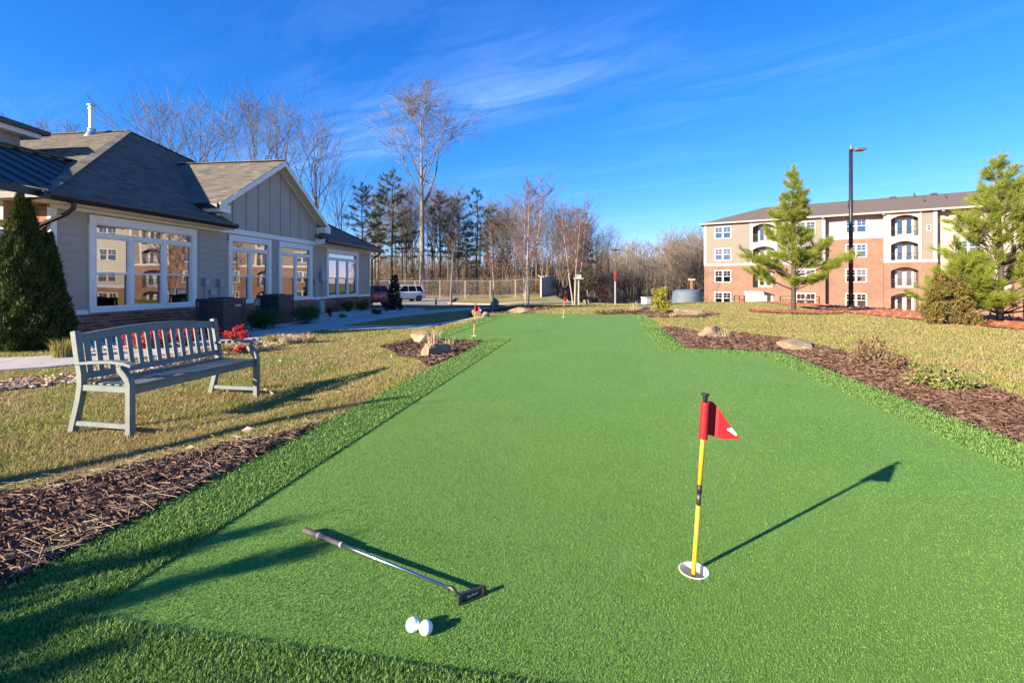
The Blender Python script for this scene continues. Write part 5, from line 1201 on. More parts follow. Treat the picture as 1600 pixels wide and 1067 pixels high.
def rock(px, py, wpx, hpx, lb, m, seed, dp=.8, pts=None, flat=.25, group=None):
    x, y, z = at(px, py); w_ = wpx*y/FPX; h = hpx*y/FPX; rnd = random.Random(seed); bm = bmesh.new(); bmesh.ops.create_icosphere(bm, subdivisions=3, radius=1); dirs = [Vector((rnd.gauss(0, 1), rnd.gauss(0, 1), rnd.gauss(0, .7))).normalized() for _ in range(9)]; offs = [rnd.uniform(.42, .8) for _ in range(9)]
    for v in bm.verts:
        p = v.co.normalized(); r_ = 1.0
        for d_, o_ in zip(dirs, offs):
            c = p.dot(d_)
            if c > .05: r_ = min(r_, o_/c)
        v.co = p*r_*(1+.02*rnd.gauss(0, 1))
    xs_ = [v.co.x for v in bm.verts]; zs_ = [v.co.z for v in bm.verts]
    for v in bm.verts: v.co = Vector((v.co.x*w_/(max(xs_)-min(xs_)), v.co.y*w_*dp/(max(xs_)-min(xs_)), (v.co.z-min(zs_))*(h*1.2)/(max(zs_)-min(zs_))-h*.2))
    me = bpy.data.meshes.new('rock'); bm.to_mesh(me); bm.free(); me.materials.append(M[m]); o = link('rock', me, None, (x, y+w_*dp*.4, z)); return tag(o, lb, 'rock', group)
def hull_rock(px, py, pts, lb, m, seed):
    x, y, z = at(px, py); bm = bmesh.new(); rnd = random.Random(seed)
    for p in pts: bm.verts.new(p)
    r_ = bmesh.ops.convex_hull(bm, input=bm.verts); bmesh.ops.delete(bm, geom=[g for g in r_['geom_interior'] if isinstance(g, bmesh.types.BMVert)], context='VERTS')
    bmesh.ops.bevel(bm, geom=bm.edges[:], offset=.018, segments=2, affect='EDGES', profile=.6); bmesh.ops.triangulate(bm, faces=bm.faces[:]); bmesh.ops.subdivide_edges(bm, edges=[e for e in bm.edges if e.calc_length() > .06], cuts=2)
    for v in bm.verts: v.co += Vector((rnd.gauss(0, 1), rnd.gauss(0, 1), rnd.gauss(0, 1)))*.0035
    me = bpy.data.meshes.new('rock'); bm.to_mesh(me); bm.free(); me.materials.append(M[m]); return tag(link('rock', me, None, (x, y, z)), lb, 'rock')
hull_rock(676, 559, [(-.22, .10, -.05), (-.06, -.06, -.05), (.25, .26, -.05), (.05, .42, -.05), (-.19, .12, .10), (-.12, .10, .20), (-.055, -.03, .14), (.02, .10, .21), (.23, .28, .17), (.24, .26, .06), (.02, .38, .16)], 'two-toned grey and tan boulder nearest in the left mulch bed', 'rock', 8); rock(654, 538, 40, 19, 'tan boulder behind the nearest one in the left bed', 'rock', 5); rock(745, 496, 16, 13, 'pale upright rock behind the left red flag', 'rock', 6); rock(758, 496, 14, 9, 'dark rock beside the pale upright rock behind the left flag', 'rock_grey', 7)
rock(808, 490, 34, 10, 'long pale rock under the three-trunk birch', 'rock', 9, .6); rock(918, 476.5, 13, 8, 'small tan rock right of the four-trunk birch', 'rock', 10); rock(1007, 486, 24, 7, 'pale flat rock left of the yellow-green bush', 'rock_grey', 11); rock(1082, 494, 46, 11, 'long tan rock in the far right bed', 'rock', 12, .5)
rock(1116, 529, 38, 20, 'pinkish square boulder at the end of the right mulch bed', 'rock_pink', 14, .8); rock(1250, 549, 54, 18, 'pale flat topped boulder in the right mulch bed', 'rock', 15, .7); rock(771, 481.5, 15, 16, 'grey domed rock at the car park edge behind the small birch', 'rock_grey', 16, .7)
rock(1060, 487, 10, 5, 'small rock just right of the yellow-green bush', 'rock', 18)

# evergreen standing outside the picture on the left; only its shadow falls into view
t = empty('yew_shrub', (-3.8, -.02, T(-3.8, -.02)), 0, 'spiky evergreen shrub left of the camera, casting a shadow on the turf', 'shrub')
rnd = random.Random(14); C = []; D = []; g = Geo()
for i, (ex, ey, ez) in enumerate([(.03, .01, 1.40), (.03, .33, 1.28), (.10, -.07, 1.12), (.24, -.18, 1.15), (-.2, .15, 1.0), (.0, -.36, .95), (-.25, -.2, .9), (.2, .3, .8), (.35, .0, .7), (.3, -.45, .75)]):
    e_ = Vector((ex, ey, ez)); g.tube([(ex*.3, ey*.3, 0), e_*.5+Vector((ex*.3, ey*.3, .05)), e_], [.02, .014, .006], 5, False)
    for q in range(34): u = .12+.88*q/34; k_ = .16*(1-u)**.7; C.append((ex*(.3+.7*u)+rnd.gauss(0, k_), ey*(.3+.7*u)+rnd.gauss(0, k_), ez*u)); D.append(tuple(Vector((ex*.6, ey*.6, 1)).normalized()))
g.obj('stems', M['bark_dark'], t); o = link('foliage', tufts(C, D, 40, .15, .02, .5, M['arbor'], 'foliage', 6), t); o['kind'] = 'stuff'

# ------------------------------------------------------------ bench
fl_ = at(204, 685); L_B = 1.44
bench = empty('park_bench', (fl_[0]-.02, fl_[1]+.02, fl_[2]-.015), math.atan2(.98, .197), 'grey-green wooden garden bench with slatted back and curved arms on the lawn', 'bench')
def strip_x(x0, x1, pts, wd):
    """bent bar of constant width in the yz plane, extruded along x"""
    P = [Vector((0, y, z)) for y, z in pts]; n = len(P); Lf = []; Rt = []
    for i in range(n):
        d = (P[min(i+1, n-1)]-P[max(i-1, 0)]).normalized(); q = Vector((0, -d.z, d.y))*wd/2; Lf.append(P[i]+q); Rt.append(P[i]-q)
    g = Geo(); vs = []
    for i in range(n): vs += [(x0, Lf[i].y, Lf[i].z), (x1, Lf[i].y, Lf[i].z), (x1, Rt[i].y, Rt[i].z), (x0, Rt[i].y, Rt[i].z)]
    fs = []
    for i in range(n-1):
        a = i*4; b = a+4
        for j in range(4): fs.append((a+j, a+(j+1) % 4, b+(j+1) % 4, b+j))
    fs += [(3, 2, 1, 0), (4*n-4, 4*n-3, 4*n-2, 4*n-1)]
    return g.add(vs, fs)
def bk(z): return .492+.17*(z-.44)                     # the back's slope
for x in (-.024, L_B-.024):
    strip_x(x, x+.05, [(0, 0), (0, .30), (0, .45), (.012, .49), (.05, .535), (.085, .565), (.095, .60)], .055).obj('leg', M['bench'], bench, bevel=.004)
    strip_x(x, x+.05, [(.605, 0), (.565, .14), (.52, .30), (.497, .42), (.50, .52), (bk(.65), .65), (bk(.80), .80), (bk(.885), .885)], .058).obj('leg', M['bench'], bench, bevel=.004)
    strip_x(x-.012, x+.062, [(-.045, .606), (.03, .625), (.16, .636), (.32, .628), (.535, .612)], .024).obj('arm', M['bench'], bench, bevel=.004)
    Geo().box(x+.008, x+.042, .026, .475, .385, .435).obj('side_rail', M['bench'], bench, bevel=.003)
    Geo().box(x+.008, x+.042, .026, .545, .085, .125).obj('stretcher', M['bench'], bench, bevel=.003)
Geo().box(.028, L_B-.026, .000, .024, .365, .428).obj('front_rail', M['bench'], bench, bevel=.003); Geo().box(.028, L_B-.026, .455, .48, .375, .425).obj('rear_rail', M['bench'], bench)
ssl = Geo().box(0, L_B-.054, 0, .050, 0, .020).mesh('seat_slat', M['bench'], bevel=.003)
for i in range(6): link('seat_slat', ssl, bench, (.028, -.018+i*.0825, .431-.003*i*(5-i)*.5))
def back_bar(x0, x1, zlo, zhi, th, name, n=1):
    g = Geo()
    for i in range(n):
        a, b = x0+(x1-x0)*i/n, x0+(x1-x0)*(i+1)/n; vs = []
        for x in (a, b):
            for z in (zlo(x), zhi(x)): vs += [(x, bk(z)-th/2, z), (x, bk(z)+th/2, z)]
        fs = [(0, 2, 6, 4), (1, 5, 7, 3), (0, 4, 5, 1), (2, 3, 7, 6)]
        if i == 0: fs.append((0, 1, 3, 2))
        if i == n-1: fs.append((4, 6, 7, 5))
        g.add(vs, fs)
    return g.obj(name, M['bench'], bench)
archf = lambda x: .855+.045*math.sin(math.pi*x/L_B)
back_bar(.028, L_B-.026, lambda x: archf(x)-.075, archf, .030, 'top_rail', 14)
back_bar(.028, L_B-.026, lambda x: .475, lambda x: .53, .030, 'bottom_rail')
ns = 15; pit = (L_B-.054)/ns
for i in range(ns):
    c = .028+pit*(i+.5); back_bar(c-.022, c+.022, lambda x: .5315, lambda x: archf(x)-.0765, .014, 'back_slat')

# ------------------------------------------------------------ putter, balls, flags
M['grip'] = plain('dark_grey_rubber', (.055, .05, .05), .7, var=.15, scale=20, bmp=.3, bscale=300)
M['gripband'] = plain('light_grey_rubber', (.22, .21, .21), .6)
M['chrome'] = plain('polished_steel', (.42, .43, .45), .28, 1.0, var=.03)
M['gunmetal'] = plain('gunmetal', (.075, .07, .068), .42, .6, var=.15, scale=30)
M['mark'] = plain('white_paint_fill', (.75, .75, .75), .6)
M['ball'] = plain('golf_ball_white', (.84, .84, .83), .28, var=.01)
M['red'] = plain('red_vinyl', (.33, .014, .02), .5, var=.12, spec=.25)
M['yellow'] = plain('yellow_fibreglass', (.62, .38, .025), .4, var=.05)
M['cup'] = plain('white_plastic_liner', (.78, .74, .62), .5, var=.05)
gA = Vector((-.905, 2.058, 0)); gS = Vector((-.205, 1.630, 0)); ax_ = (gS-gA); Lp = ax_.length; d = ax_.normalized(); sdv = Vector((-d.y, d.x, 0))
prz = math.atan2(d.y, d.x); put = empty('golf_putter', (gA.x, gA.y, .012), prz, 'black gripped putter with a steel shaft lying on the putting green', 'golf putter')
zf = lambda t: .017+.019*t/Lp
def along(ts, rs, k=12, name='grip', m='grip', sm=True): return Geo().tube([(t, 0, zf(t)) for t in ts], rs, k).obj(name, M[m], put, sm)
along([0, .004, .012, .10, .20, .243, .250], [.009, .0125, .0135, .0125, .0110, .0100, .0094])
along([.098, .102, .108, .112], [.0128, .0136, .0136, .0128], name='grip_band', m='gripband'); along([.240, .242, .251, .253], [.0107, .0116, .0112, .0100], name='grip_band', m='gripband')
along([.250, .34, .3401, Lp-.02], [.0072, .0069, .0069, .0050], name='shaft', m='chrome'); along([.316, .318, .330, .332], [.0072, .0080, .0080, .0072], name='shaft_label', m='gunmetal')
hz = math.atan2(1.662-1.602, -.094+.186)
head = empty('head_pose'); bpy.data.objects.remove(head)
Hm = Matrix.Translation((-.186, 1.606, .012)) @ Matrix.Rotation(hz, 4, 'Z'); Pm = (Matrix.Translation((gA.x, gA.y, .012)) @ Matrix.Rotation(prz, 4, 'Z')).inverted() @ Hm
g = Geo(); prof = [(0, .002), (.004, 0), (.100, 0), (.108, .006), (.109, .024), (.105, .029), (.080, .027), (.030, .031), (.004, .032), (0, .028)]
n = len(prof); vs = [(x, -.006, z) for x, z in prof]+[(x, .007, z) for x, z in prof]; g.add([tuple(Pm @ Vector(v)) for v in vs], [tuple(range(n)), tuple(reversed(range(n, 2*n)))]+[((i+1) % n, i, n+i, n+(i+1) % n) for i in range(n)])
for bx_ in ((0, .014, -.012, -.006, 0, .030), (.094, .109, -.012, -.006, .001, .026), (.014, .094, -.014, -.006, 0, .006)): g.box(*bx_, M=Pm)
hd = g.obj('head', M['gunmetal'], put, bevel=.0012)
sh = Vector((Lp-.022, 0, zf(Lp))); he = Pm @ Vector((.005, .0, .027))
Geo().tube([sh+Vector((-.006, 0, -.001)), sh+Vector((.012, 0, .001)), sh+Vector((.018, 0, .003)), he], [.0072, .0074, .0066, .006], 8).obj('hosel', M['gunmetal'], put, True)
g = Geo()
for i in range(7): x = .036+i*.0058; zz = .011; g.add([tuple(Pm @ Vector(v)) for v in ((x, -.0064, zz), (x+.0028, -.0064, zz), (x+.0042, -.0064, zz+.0085-.002*(i % 3)), (x+.0014, -.0064, zz+.0085-.002*(i % 3)))], [(0, 1, 2, 3)])
g.box(.034, .050, -.0066, -.006, .0095, .0102, M=Pm); g.obj('lettering', M['mark'], hd)

def golf_ball(px, py, lb, seed):
    Z = 814/(py-HY); x = (px-CX)/FPX*Z; r = .0214; bm = bmesh.new(); bmesh.ops.create_icosphere(bm, subdivisions=5, radius=r)
    n = 330; i_ = np.arange(n)+.5; ph = np.arccos(1-2*i_/n); th = math.pi*(1+5**.5)*i_; D = np.stack([np.cos(th)*np.sin(ph), np.sin(th)*np.sin(ph), np.cos(ph)], 1)
    V = np.array([v.co[:] for v in bm.verts]); U = V/np.linalg.norm(V, axis=1)[:, None]; ang = np.arccos(np.clip((U @ D.T).max(1), -1, 1)); dep = np.clip(1-(ang/.088)**2, 0, 1)*.0005
    for v, u, dd in zip(bm.verts, U, dep): v.co = Vector(u*(r-dd))
    me = bpy.data.meshes.new('golf_ball'); bm.to_mesh(me); bm.free(); me.polygons.foreach_set('use_smooth', [True]*len(me.polygons)); me.materials.append(M['ball'])
    o = link('golf_ball', me, None, (x, Z, .010+r)); o.rotation_euler = (seed, seed*2, 0); tag(o, lb, 'golf ball')
    if seed < .5:
        mk = Geo()
        for k, (a, b) in enumerate(((0, 0), (.0016, .0012), (.0004, -.0022))): mk.box(-.0006+a, .0006+a, -r-.0003, -r+.0004, -.0007+b, .0007+b)
        q = mk.obj('printed_mark', M['black'], o); q.rotation_euler = (R(-8)-seed, 0, 0)
    return o
golf_ball(645, 991, 'white golf ball at the left of the touching pair, with a tiny dark mark', .1); golf_ball(665.5, 996, 'white golf ball at the right of the touching pair, unmarked side up', .9)

def flag(x, y, lb):
    t = empty('practice_flag', (x, y, 0), 0, lb, 'golf flag', 'practice flags on the putting green'); lean = .068
    P = lambda z: (lean*z, 0, z)
    Geo().lathe([(.0545, .004), (.0545, .0125), (.0515, .0130), (.0505, .002), (.049, -.06), (.0485, -.062), (.004, -.060)], 32, open_start=True).obj('cup', M['cup'], t, False)
    Geo().tube([P(-.06), P(.258)], .0085, 12).obj('pole', M['yellow'], t, True); Geo().tube([P(.334), P(.60)], .0085, 12).obj('pole', M['yellow'], t, True)
    Geo().tube([P(.256), P(.304)], .0080, 12).obj('joint', M['gunmetal'], t, True); Geo().tube([P(.302), P(.336)], .0088, 12).obj('tape_band', M['black'], t, True)
    Geo().lathe([(.008, 0), (.0085, .018), (.011, .026), (.016, .032), (.0155, .035), (.004, .034)], 14, (lean*.645, 0), .645).obj('cap', M['black'], t, True)
    fg = Geo(); k = 32; zb_, zt = .510, .648
    fg.tube([P(zb_), P(zb_+.004), P(zt-.004), P(zt)], [.0170, .0165, .0155, .0150], k)
    cols = []
    for u in np.linspace(0, 1, 9):                                  # cloth running out from the sleeve with one fold
        ww = u*.122; yy = .030*math.sin(min(1, u/.30)*math.pi*.9) if u < .30 else .0093*(1-u)/.7-.022*(u-.30); top = zt-.002-(0 if u < .22 else (u-.22)/.78*(zt-zb_-.004)); bot = zb_+.004-.006*u+.003*math.sin(u*9)
        cols.append(((ww, yy, bot), (ww*.99, yy, max(top, bot+.0008))))
    vs = []
    for (a, b) in cols:
        for (x_, y_, z_) in (a, b): vs += [(lean*z_+.012+x_, y_-.0008, z_), (lean*z_+.012+x_, y_+.0008, z_)]
    fs = []
    for i in range(len(cols)-1):
        a = i*4; b = a+4; fs += [(a, b, b+2, a+2), (a+1, a+3, b+3, b+1), (a, a+1, b+1, b), (a+2, b+2, b+3, a+3)]
    fs.append((len(vs)-4, len(vs)-3, len(vs)-1, len(vs)-2)); fg.add(vs, fs); f = fg.obj('flag', M['red'], t, False)
    q = lambda u, v: (lambda a, b: (lean*.55+.012+a[0]+(b[0]-a[0])*v, a[1]+(b[1]-a[1])*v-.0018, a[2]+(b[2]-a[2])*v))(*cols[u])
    Geo().add([q(5, .52), q(7, .52), q(7, .98), q(6, .97), q(5, .60)], [(0, 1, 2, 3, 4)]).obj('printed_patch', M['mark'], f)
    return t
f0 = flag(HOLES[0][0], HOLES[0][1], 'red pennant on a yellow stick, the large near one')
for (hx, hy), lb in zip(HOLES[1:], ('red pennant on a yellow stick in the left alcove of the green', 'farthest red pennant at the back edge of the green')):
    c = copy_tree(f0); c.location = (hx, hy, 0); c['label'] = lb

# ------------------------------------------------------------ air conditioners
def ac(x, y, lb, sx=.76, sy=.80, h=.90, badge=True):
    t = empty('air_conditioner', (x, y, T(x, y)-.01), R(-7), lb, 'air conditioner', 'air conditioners by the clubhouse wall')
    Geo().box(-sx/2-.06, sx/2+.06, -sy/2-.06, sy/2+.06, -.1, .04).obj('pad', M['concrete'], t)
    Geo().box(-sx/2+.05, sx/2-.05, -sy/2+.05, sy/2-.05, .041, h-.05).obj('coil', M['black'], t)
    for a in (-1, 1):
        for b in (-1, 1): Geo().box(a*sx/2-.045*(a > 0), a*sx/2+.045*(a < 0), b*sy/2-.045*(b > 0), b*sy/2+.045*(b < 0), .041, h-.071).obj('corner_post', M['acmetal'], t, bevel=.01)
    Geo().box(-sx/2, sx/2, -sy/2, sy/2, h-.07, h).obj('lid', M['acmetal'], t, bevel=.012); Geo().box(-sx/2, sx/2, -sy/2, sy/2, .0405, .11).obj('base_pan', M['acmetal'], t)
    n = 12; me1 = Geo().prism_y([(0, 0), (.03, .012), (.03, .024), (0, .018)], -sy/2+.046, sy/2-.046).mesh('louver', M['louver']); me2 = Geo().prism_y([(0, 0), (.03, .012), (.03, .024), (0, .018)], -sx/2+.046, sx/2-.046).mesh('louver', M['louver'])
    for i in range(n):
        z = .125+i*(h-.21)/n
        for me_, rz, off in ((me1, 0, (-sx/2+.004, 0)), (me1, math.pi, (sx/2-.004, 0)), (me2, math.pi/2, (0, -sy/2+.004)), (me2, -math.pi/2, (0, sy/2-.004))):
            o = link('louver', me_, t, (off[0], off[1], z)); o.rotation_euler = (0, 0, rz)
    gg = Geo()
    for r_ in (.12, .2, .28): gg.tube([(r_*math.cos(a), r_*math.sin(a), h+.02) for a in np.linspace(0, 6.28, 25)], .005, 4, False)
    for a in range(8): gg.tube([(0, 0, h+.03), (.30*math.cos(a*.785), .30*math.sin(a*.785), h+.005)], .005, 4)
    gg.obj('fan_guard', M['acmetal'], t)
    if badge: Geo().box(sx/2-.001, sx/2+.006, -.02, .20, h-.20, h-.15).obj('badge', M['greybox'], t)
    return t
ac(-7.27, 11.85, 'charcoal louvered air conditioner nearest the bench'); ac(-7.32, 14.65, 'charcoal louvered air conditioner farther along the wall, behind a boxwood', .74, .8, .92, False)
M['acsvc'] = M['greybox']; Geo().box(-7.72, -7.55, 14.16, 14.21, .42, .62).obj('service_disconnect', M['greybox'])['kind'] = 'structure'

# ------------------------------------------------------------ cars
def suv(x, y, rz, paint, lb, L_=4.75, H_=1.78):
    t = empty('parked_car', (x, y, T(x, y)+.03), rz, lb, 'car'); W = .93
    st = [(-2.35, .45, .95, .80), (-2.2, .33, 1.06, .88), (-1.5, .28, 1.10, .93), (0, .28, 1.08, .93), (.9, .28, 1.06, .93), (1.2, .28, 1.04, .92), (1.9, .30, .98, .88), (2.25, .36, .86, .80), (2.38, .45, .72, .70)]
    g = Geo(); k = 8
    for i, (sx, z0, z1, hw) in enumerate(st):
        zm = (z0+z1)/2; g.v += [(sx, -hw*.9, z0), (sx, -hw, z0+.12), (sx, -hw, zm+.12), (sx, -hw*.92, z1), (sx, hw*.92, z1), (sx, hw, zm+.12), (sx, hw, z0+.12), (sx, hw*.9, z0)]
    for i in range(len(st)-1):
        for j in range(k): g.f.append((i*k+j, i*k+(j+1) % k, (i+1)*k+(j+1) % k, (i+1)*k+j))
    g.f += [tuple(reversed(range(k))), tuple(range((len(st)-1)*k, len(st)*k))]
    b = g.obj('body', paint, t, True)
    cab = [(-2.15, 1.05, -1.85, H_-.08), (1.15, 1.05, .35, H_-.06)]
    gl = Geo(); hw0, hw1 = .85, .68
    xb0, xt0, xt1, xb1 = -2.12, -1.80, .30, 1.12
    gl.add([(xb0, -hw0, 1.04), (xb1, -hw0, 1.03), (xt1, -hw1, H_-.07), (xt0, -hw1, H_-.09), (xb0, hw0, 1.04), (xb1, hw0, 1.03), (xt1, hw1, H_-.07), (xt0, hw1, H_-.09)], [(0, 1, 2, 3), (7, 6, 5, 4), (1, 5, 6, 2), (0, 3, 7, 4), (3, 2, 6, 7)])
    gl.obj('windows', M['carglass'], t)
    rf = Geo().add([(xt0-.05, -hw1-.01, H_-.10), (xt1+.06, -hw1-.01, H_-.08), (xt1+.06, hw1+.01, H_-.08), (xt0-.05, hw1+.01, H_-.10), (xt0+.1, -hw1+.1, H_), (xt1-.15, -hw1+.1, H_), (xt1-.15, hw1-.1, H_), (xt0+.1, hw1-.1, H_)], [(0, 1, 5, 4), (1, 2, 6, 5), (2, 3, 7, 6), (3, 0, 4, 7), (4, 5, 6, 7)]).obj('roof', paint, t)
    for s in (-1, 1):
        for (a, c) in ((xb0, xt0), (-1.25, -1.15), (-.25, -.28), (xb1, xt1)):
            wd = .10 if a in (xb0, xb1) else .06
            Geo().bar((a, s*(hw0+.005), 1.03), (c, s*(hw1+.008), H_-.08), wd, .03, (0, s, 0)).obj('pillar', paint, t)
        Geo().box(.78, .92, s*.93-.06, s*.93+.12*s+.06*(s > 0)-.0, 1.04, 1.17).obj('mirror', paint, t)
        for wx in (-1.42, 1.45):
            wt = Geo()
            for hw_, r_ in ((.0, .0),): pass
            prof = [(.22, -.11), (.34, -.11), (.365, -.08), (.365, .08), (.34, .11), (.22, .11)]
            o = Geo().lathe(prof, 20).obj('tyre', M['black'], t, True); o.location = (wx, s*.84, .34); o.rotation_euler = (R(90), 0, 0)
            ri = Geo().lathe([(.05, -.10), (.215, -.07), (.22, -.04), (.22, .04), (.215, .07), (.05, .10)], 14).obj('rim', M['steel'], o)
            wa = Geo().lathe([(.41, -.02), (.42, .0), (.41, .02)], 20).obj('wheel_arch', M['black'], t); wa.location = (wx, s*.905, .37); wa.rotation_euler = (R(90), 0, 0)
        Geo().box(2.18, 2.34, s*.62-.13, s*.62+.13, .72, .86).obj('headlight', M['steel'], t, bevel=.02); Geo().box(-2.36, -2.2, s*.72-.1, s*.72+.1, .80, 1.02).obj('tail_light', M['red'], t, bevel=.02)
        for dx_ in (-.9, .05): Geo().box(dx_, dx_+.16, s*.93-.012, s*.93+.012, .88, .91).obj('door_handle', paint, t)
    Geo().box(-.9, .95, -.90, .90, .22, .285).obj('sill', M['black'], t); Geo().box(2.30, 2.41, -.45, .45, .50, .68).obj('grille', M['black'], t)
    return t
def carpaint(name, c):
    m, t_, b, o = new_mat(name); b.inputs['Base Color'].default_value = c4(c); b.inputs['Roughness'].default_value = .32; b.inputs['Coat Weight'].default_value = .5; b.inputs['Coat Roughness'].default_value = .05; return m
M['carglass'] = plain('car_window', (.010, .012, .015), .4, spec=.12)
M['cwhite'] = carpaint('white_car_paint', (.50, .50, .50)); M['cred'] = carpaint('red_car_paint', (.22, .018, .015))
wx_ = up(630, 470, 52); suv(wx_[0], wx_[1], math.atan2(-.60, -.80), M['cwhite'], 'white sport utility car parked on the lot beyond the little evergreen')
rx_ = up(572, 480, 38.5); suv(rx_[0]-.2, rx_[1], math.atan2(-.88, -.47), M['cred'], 'red car partly hidden by the clubhouse corner', H_=1.62)

# ------------------------------------------------------------ fence behind the lot
M['wire'] = plain('galvanised_wire', (.42, .41, .38), .6, .4)
M['slat'] = plain('blue_grey_fence_slat', (.24, .27, .29), .7, var=.1)
fA, fB = Vector((-24, 57.6, 0)), Vector((3.55, 57.6, 0)); fz_ = lambda x: T(x, 57.6)
fen = empty('wire_fence', (fA.x, fA.y, fz_(-10)), 0, 'long chain link fence with wire strands on top, behind the parking lot', 'fence'); z0 = fz_(-10); H_F = 2.15; n = int((fB.x-fA.x)/3.05)
pm = Geo().tube([(0, 0, -.2), (0, 0, H_F+.05)], .035, 6).mesh('post', M['wire'])
for i in range(n+1): link('post', pm, fen, (i*3.05, 0, fz_(fA.x+i*3.05)-z0))
LF = fB.x-fA.x; zz = lambda x: fz_(fA.x+x)-z0
Geo().tube([(x, 0, zz(x)+H_F) for x in np.linspace(0, LF, 14)], .022, 5).obj('top_rail', M['wire'], fen)
gw_ = Geo(); sp = .17
for i in range(int(LF/sp)):
    x = i*sp
    for s in (1, -1):
        xe = x+s*H_F*.9
        a, b = (x, zz(x)+.04), (xe, zz(x)+H_F)
        if 0 <= xe <= LF: gw_.bar((a[0], 0, a[1]), (b[0], 0, b[1]), .006)
o = gw_.obj('chain_link', M['wire'], fen); o['kind'] = 'stuff'
for k in range(3): Geo().tube([(x, .1+.1*k, zz(x)+H_F+.12+.10*k) for x in np.linspace(0, LF, 14)], .008, 3).obj('barbed_wire', M['wire'], fen)
sf = empty('slatted_fence', (3.6, 57.6, T(3.6, 57.6)), math.atan2(12, 3.9), 'blue-grey slatted fence end with white angled arms on top', 'fence'); sme = Geo().box(0, .42, -.03, .03, -.3, 2.35).mesh('slat', M['slat']); ame = Geo().bar((0, 0, 2.3), (0, .45, 2.75), .06).mesh('barb_arm', M['awhite'])
for i in range(15):
    link('slat', sme, sf, (i*.46, .02*(i % 2), T(3.6+.287*i*.46, 57.6+.958*i*.46)-T(3.6, 57.6)))
    if i % 4 == 0: link('barb_arm', ame, sf, (i*.46, 0, 0))
Geo().tube([(-.1, 0, -.3), (-.1, 0, 2.6)], .06, 8).obj('post', M['awhite'], sf)

# ------------------------------------------------------------ lamp post, far posts, site clutter
lx, ly, _ = up(1329.5, 442, 20.5); ztop = up(1330, 234, 20.5)[2]; zb_ = T(lx, ly)
lp = empty('lamp_post', (lx, ly, zb_), 0, 'tall black lamp post with a flat head between the two young pines', 'lamp post'); hP = ztop-zb_
Geo().tube([(0, 0, -.2), (0, 0, hP)], [.092, .068], 12).obj('pole', M['black'], lp, True); Geo().lathe([(.2, -.1), (.2, .06), (.13, .12), (.115, .14)], 14).obj('base_cover', M['black'], lp)
M['lampgrey'] = plain('lamp_aluminium', (.16, .14, .125), .5, .3)
Geo().bar((0, 0, hP-.10), (.22, 0, hP-.03), .07).obj('arm', M['lampgrey'], lp); Geo().lathe([(.06, 0), (.07, .02), (.05, .18), (.02, .2)], 10, (0, 0), hP-.002).obj('photocell', M['lampgrey'], lp)
Geo().prism_y([(.14, hP-.06), (.58, hP-.05), (.62, hP+.0), (.45, hP+.06), (.2, hP+.05)], -.16, .16).obj('lamp_head', M['lampgrey'], lp, bevel=.01)
def post(px, py, top, lb, name, wd=.05, m='bark_pale'):
    x, y, z = at(px, py); h = up(px, top, y)[2]-z; t = empty(name, (x, y, z), 0, lb, 'post'); Geo().bar((0, 0, -.1), (0, 0, h), wd).obj('pole', M[m], t); return t, h, y
t_, h, y = post(961, 475.5, 424, 'grey post with a narrow red sign seen edge-on, far lawn', 'sign_post', .075, 'greybox'); M['signred'] = plain('red_sign', (.30, .04, .025), .6); Geo().box(-.06, .06, -.05, .05, h-.60, h).obj('sign_panel', M['signred'], t_)
t_, h, y = post(904, 477, 436, 'thin post carrying a flat platform with a small white box, by the four-trunk birch', 'box_post', .06, 'awhite'); Geo().box(-.27, .27, -.15, .15, h-.0, h+.045).obj('platform', M['awhite'], t_); Geo().box(-.14, .14, -.1, .1, h+.051, h+.26).obj('box', M['awhite'], t_)
x, y, _ = up(962, 442, 62); z = T(x, y); lt = empty('lamp_post', (x, y, z), 0, 'thin dark lamp post far behind the red sign post', 'lamp post'); h = up(962, 391, 62)[2]-z; Geo().tube([(0, 0, 0), (0, 0, h)], .07, 6).obj('pole', M['black'], lt); Geo().box(-.6, .6, -.15, .15, h, h+.1).obj('lamp_head', M['black'], lt)
x, y, _ = up(668, 442, 63); z = T(x, y); sl = empty('street_lamp', (x, y, z), 0, 'street lamp arm with a pale head showing right of the big tree trunk', 'street lamp'); h = up(668, 321, 63)[2]-z; Geo().tube([(0, 0, 0), (0, 0, h-.2), (.15, 0, h)], .07, 6).obj('pole', M['bark'], sl); Geo().tube([(.15, 0, h), (.6, 0, h+.15)], .05, 5).obj('arm', M['awhite'], sl); Geo().prism_y([(.5, h+.05), (1.0, h+.12), (1.0, h+.24), (.5, h+.22)], -.14, .14).obj('lamp_head', M['awhite'], sl)
x, y, z = at(1010, 475.5); wbx = empty('utility_box', (x, y, z), R(12), 'white utility box left of the yellow-green bush', 'utility box'); s = y/FPX; Geo().box(-5*s, 5*s, -.3, .3, -.1, 10.5*s).obj('cabinet', M['awhite'], wbx, bevel=.03); Geo().box(-5.4*s, 5.4*s, -.33, .33, 10.5*s+.002, 11.4*s).obj('lid', M['awhite'], wbx); Geo().box(5.5*s, 9*s, -.1, .4, -.1, 9*s).obj('side_cabinet', M['awhite'], wbx)
M['tarp'] = plain('blue_grey_tarpaulin', (.085, .115, .15), .7, var=.2, scale=2, bmp=.4, bscale=4)
x, y, _ = up(1073.5, 442, 30); z = T(x, y)-.05; zt = up(1073, 452, 30)[2]-z
g = Geo(); k = 28; rn = random.Random(4)
for (r_, zz_) in ((1.0, 0), (.97, .2), (.93, .5), (.88, .75), (.82, .90), (.70, .97), (.4, 1.0), (.02, 1.0)):
    for j in range(k): a = j*6.283/k; q = r_*(1+.025*math.sin(a*7)*(1-.5*zz_)); g.v.append((.98*q*math.cos(a), .98*q*math.sin(a), zt*zz_))
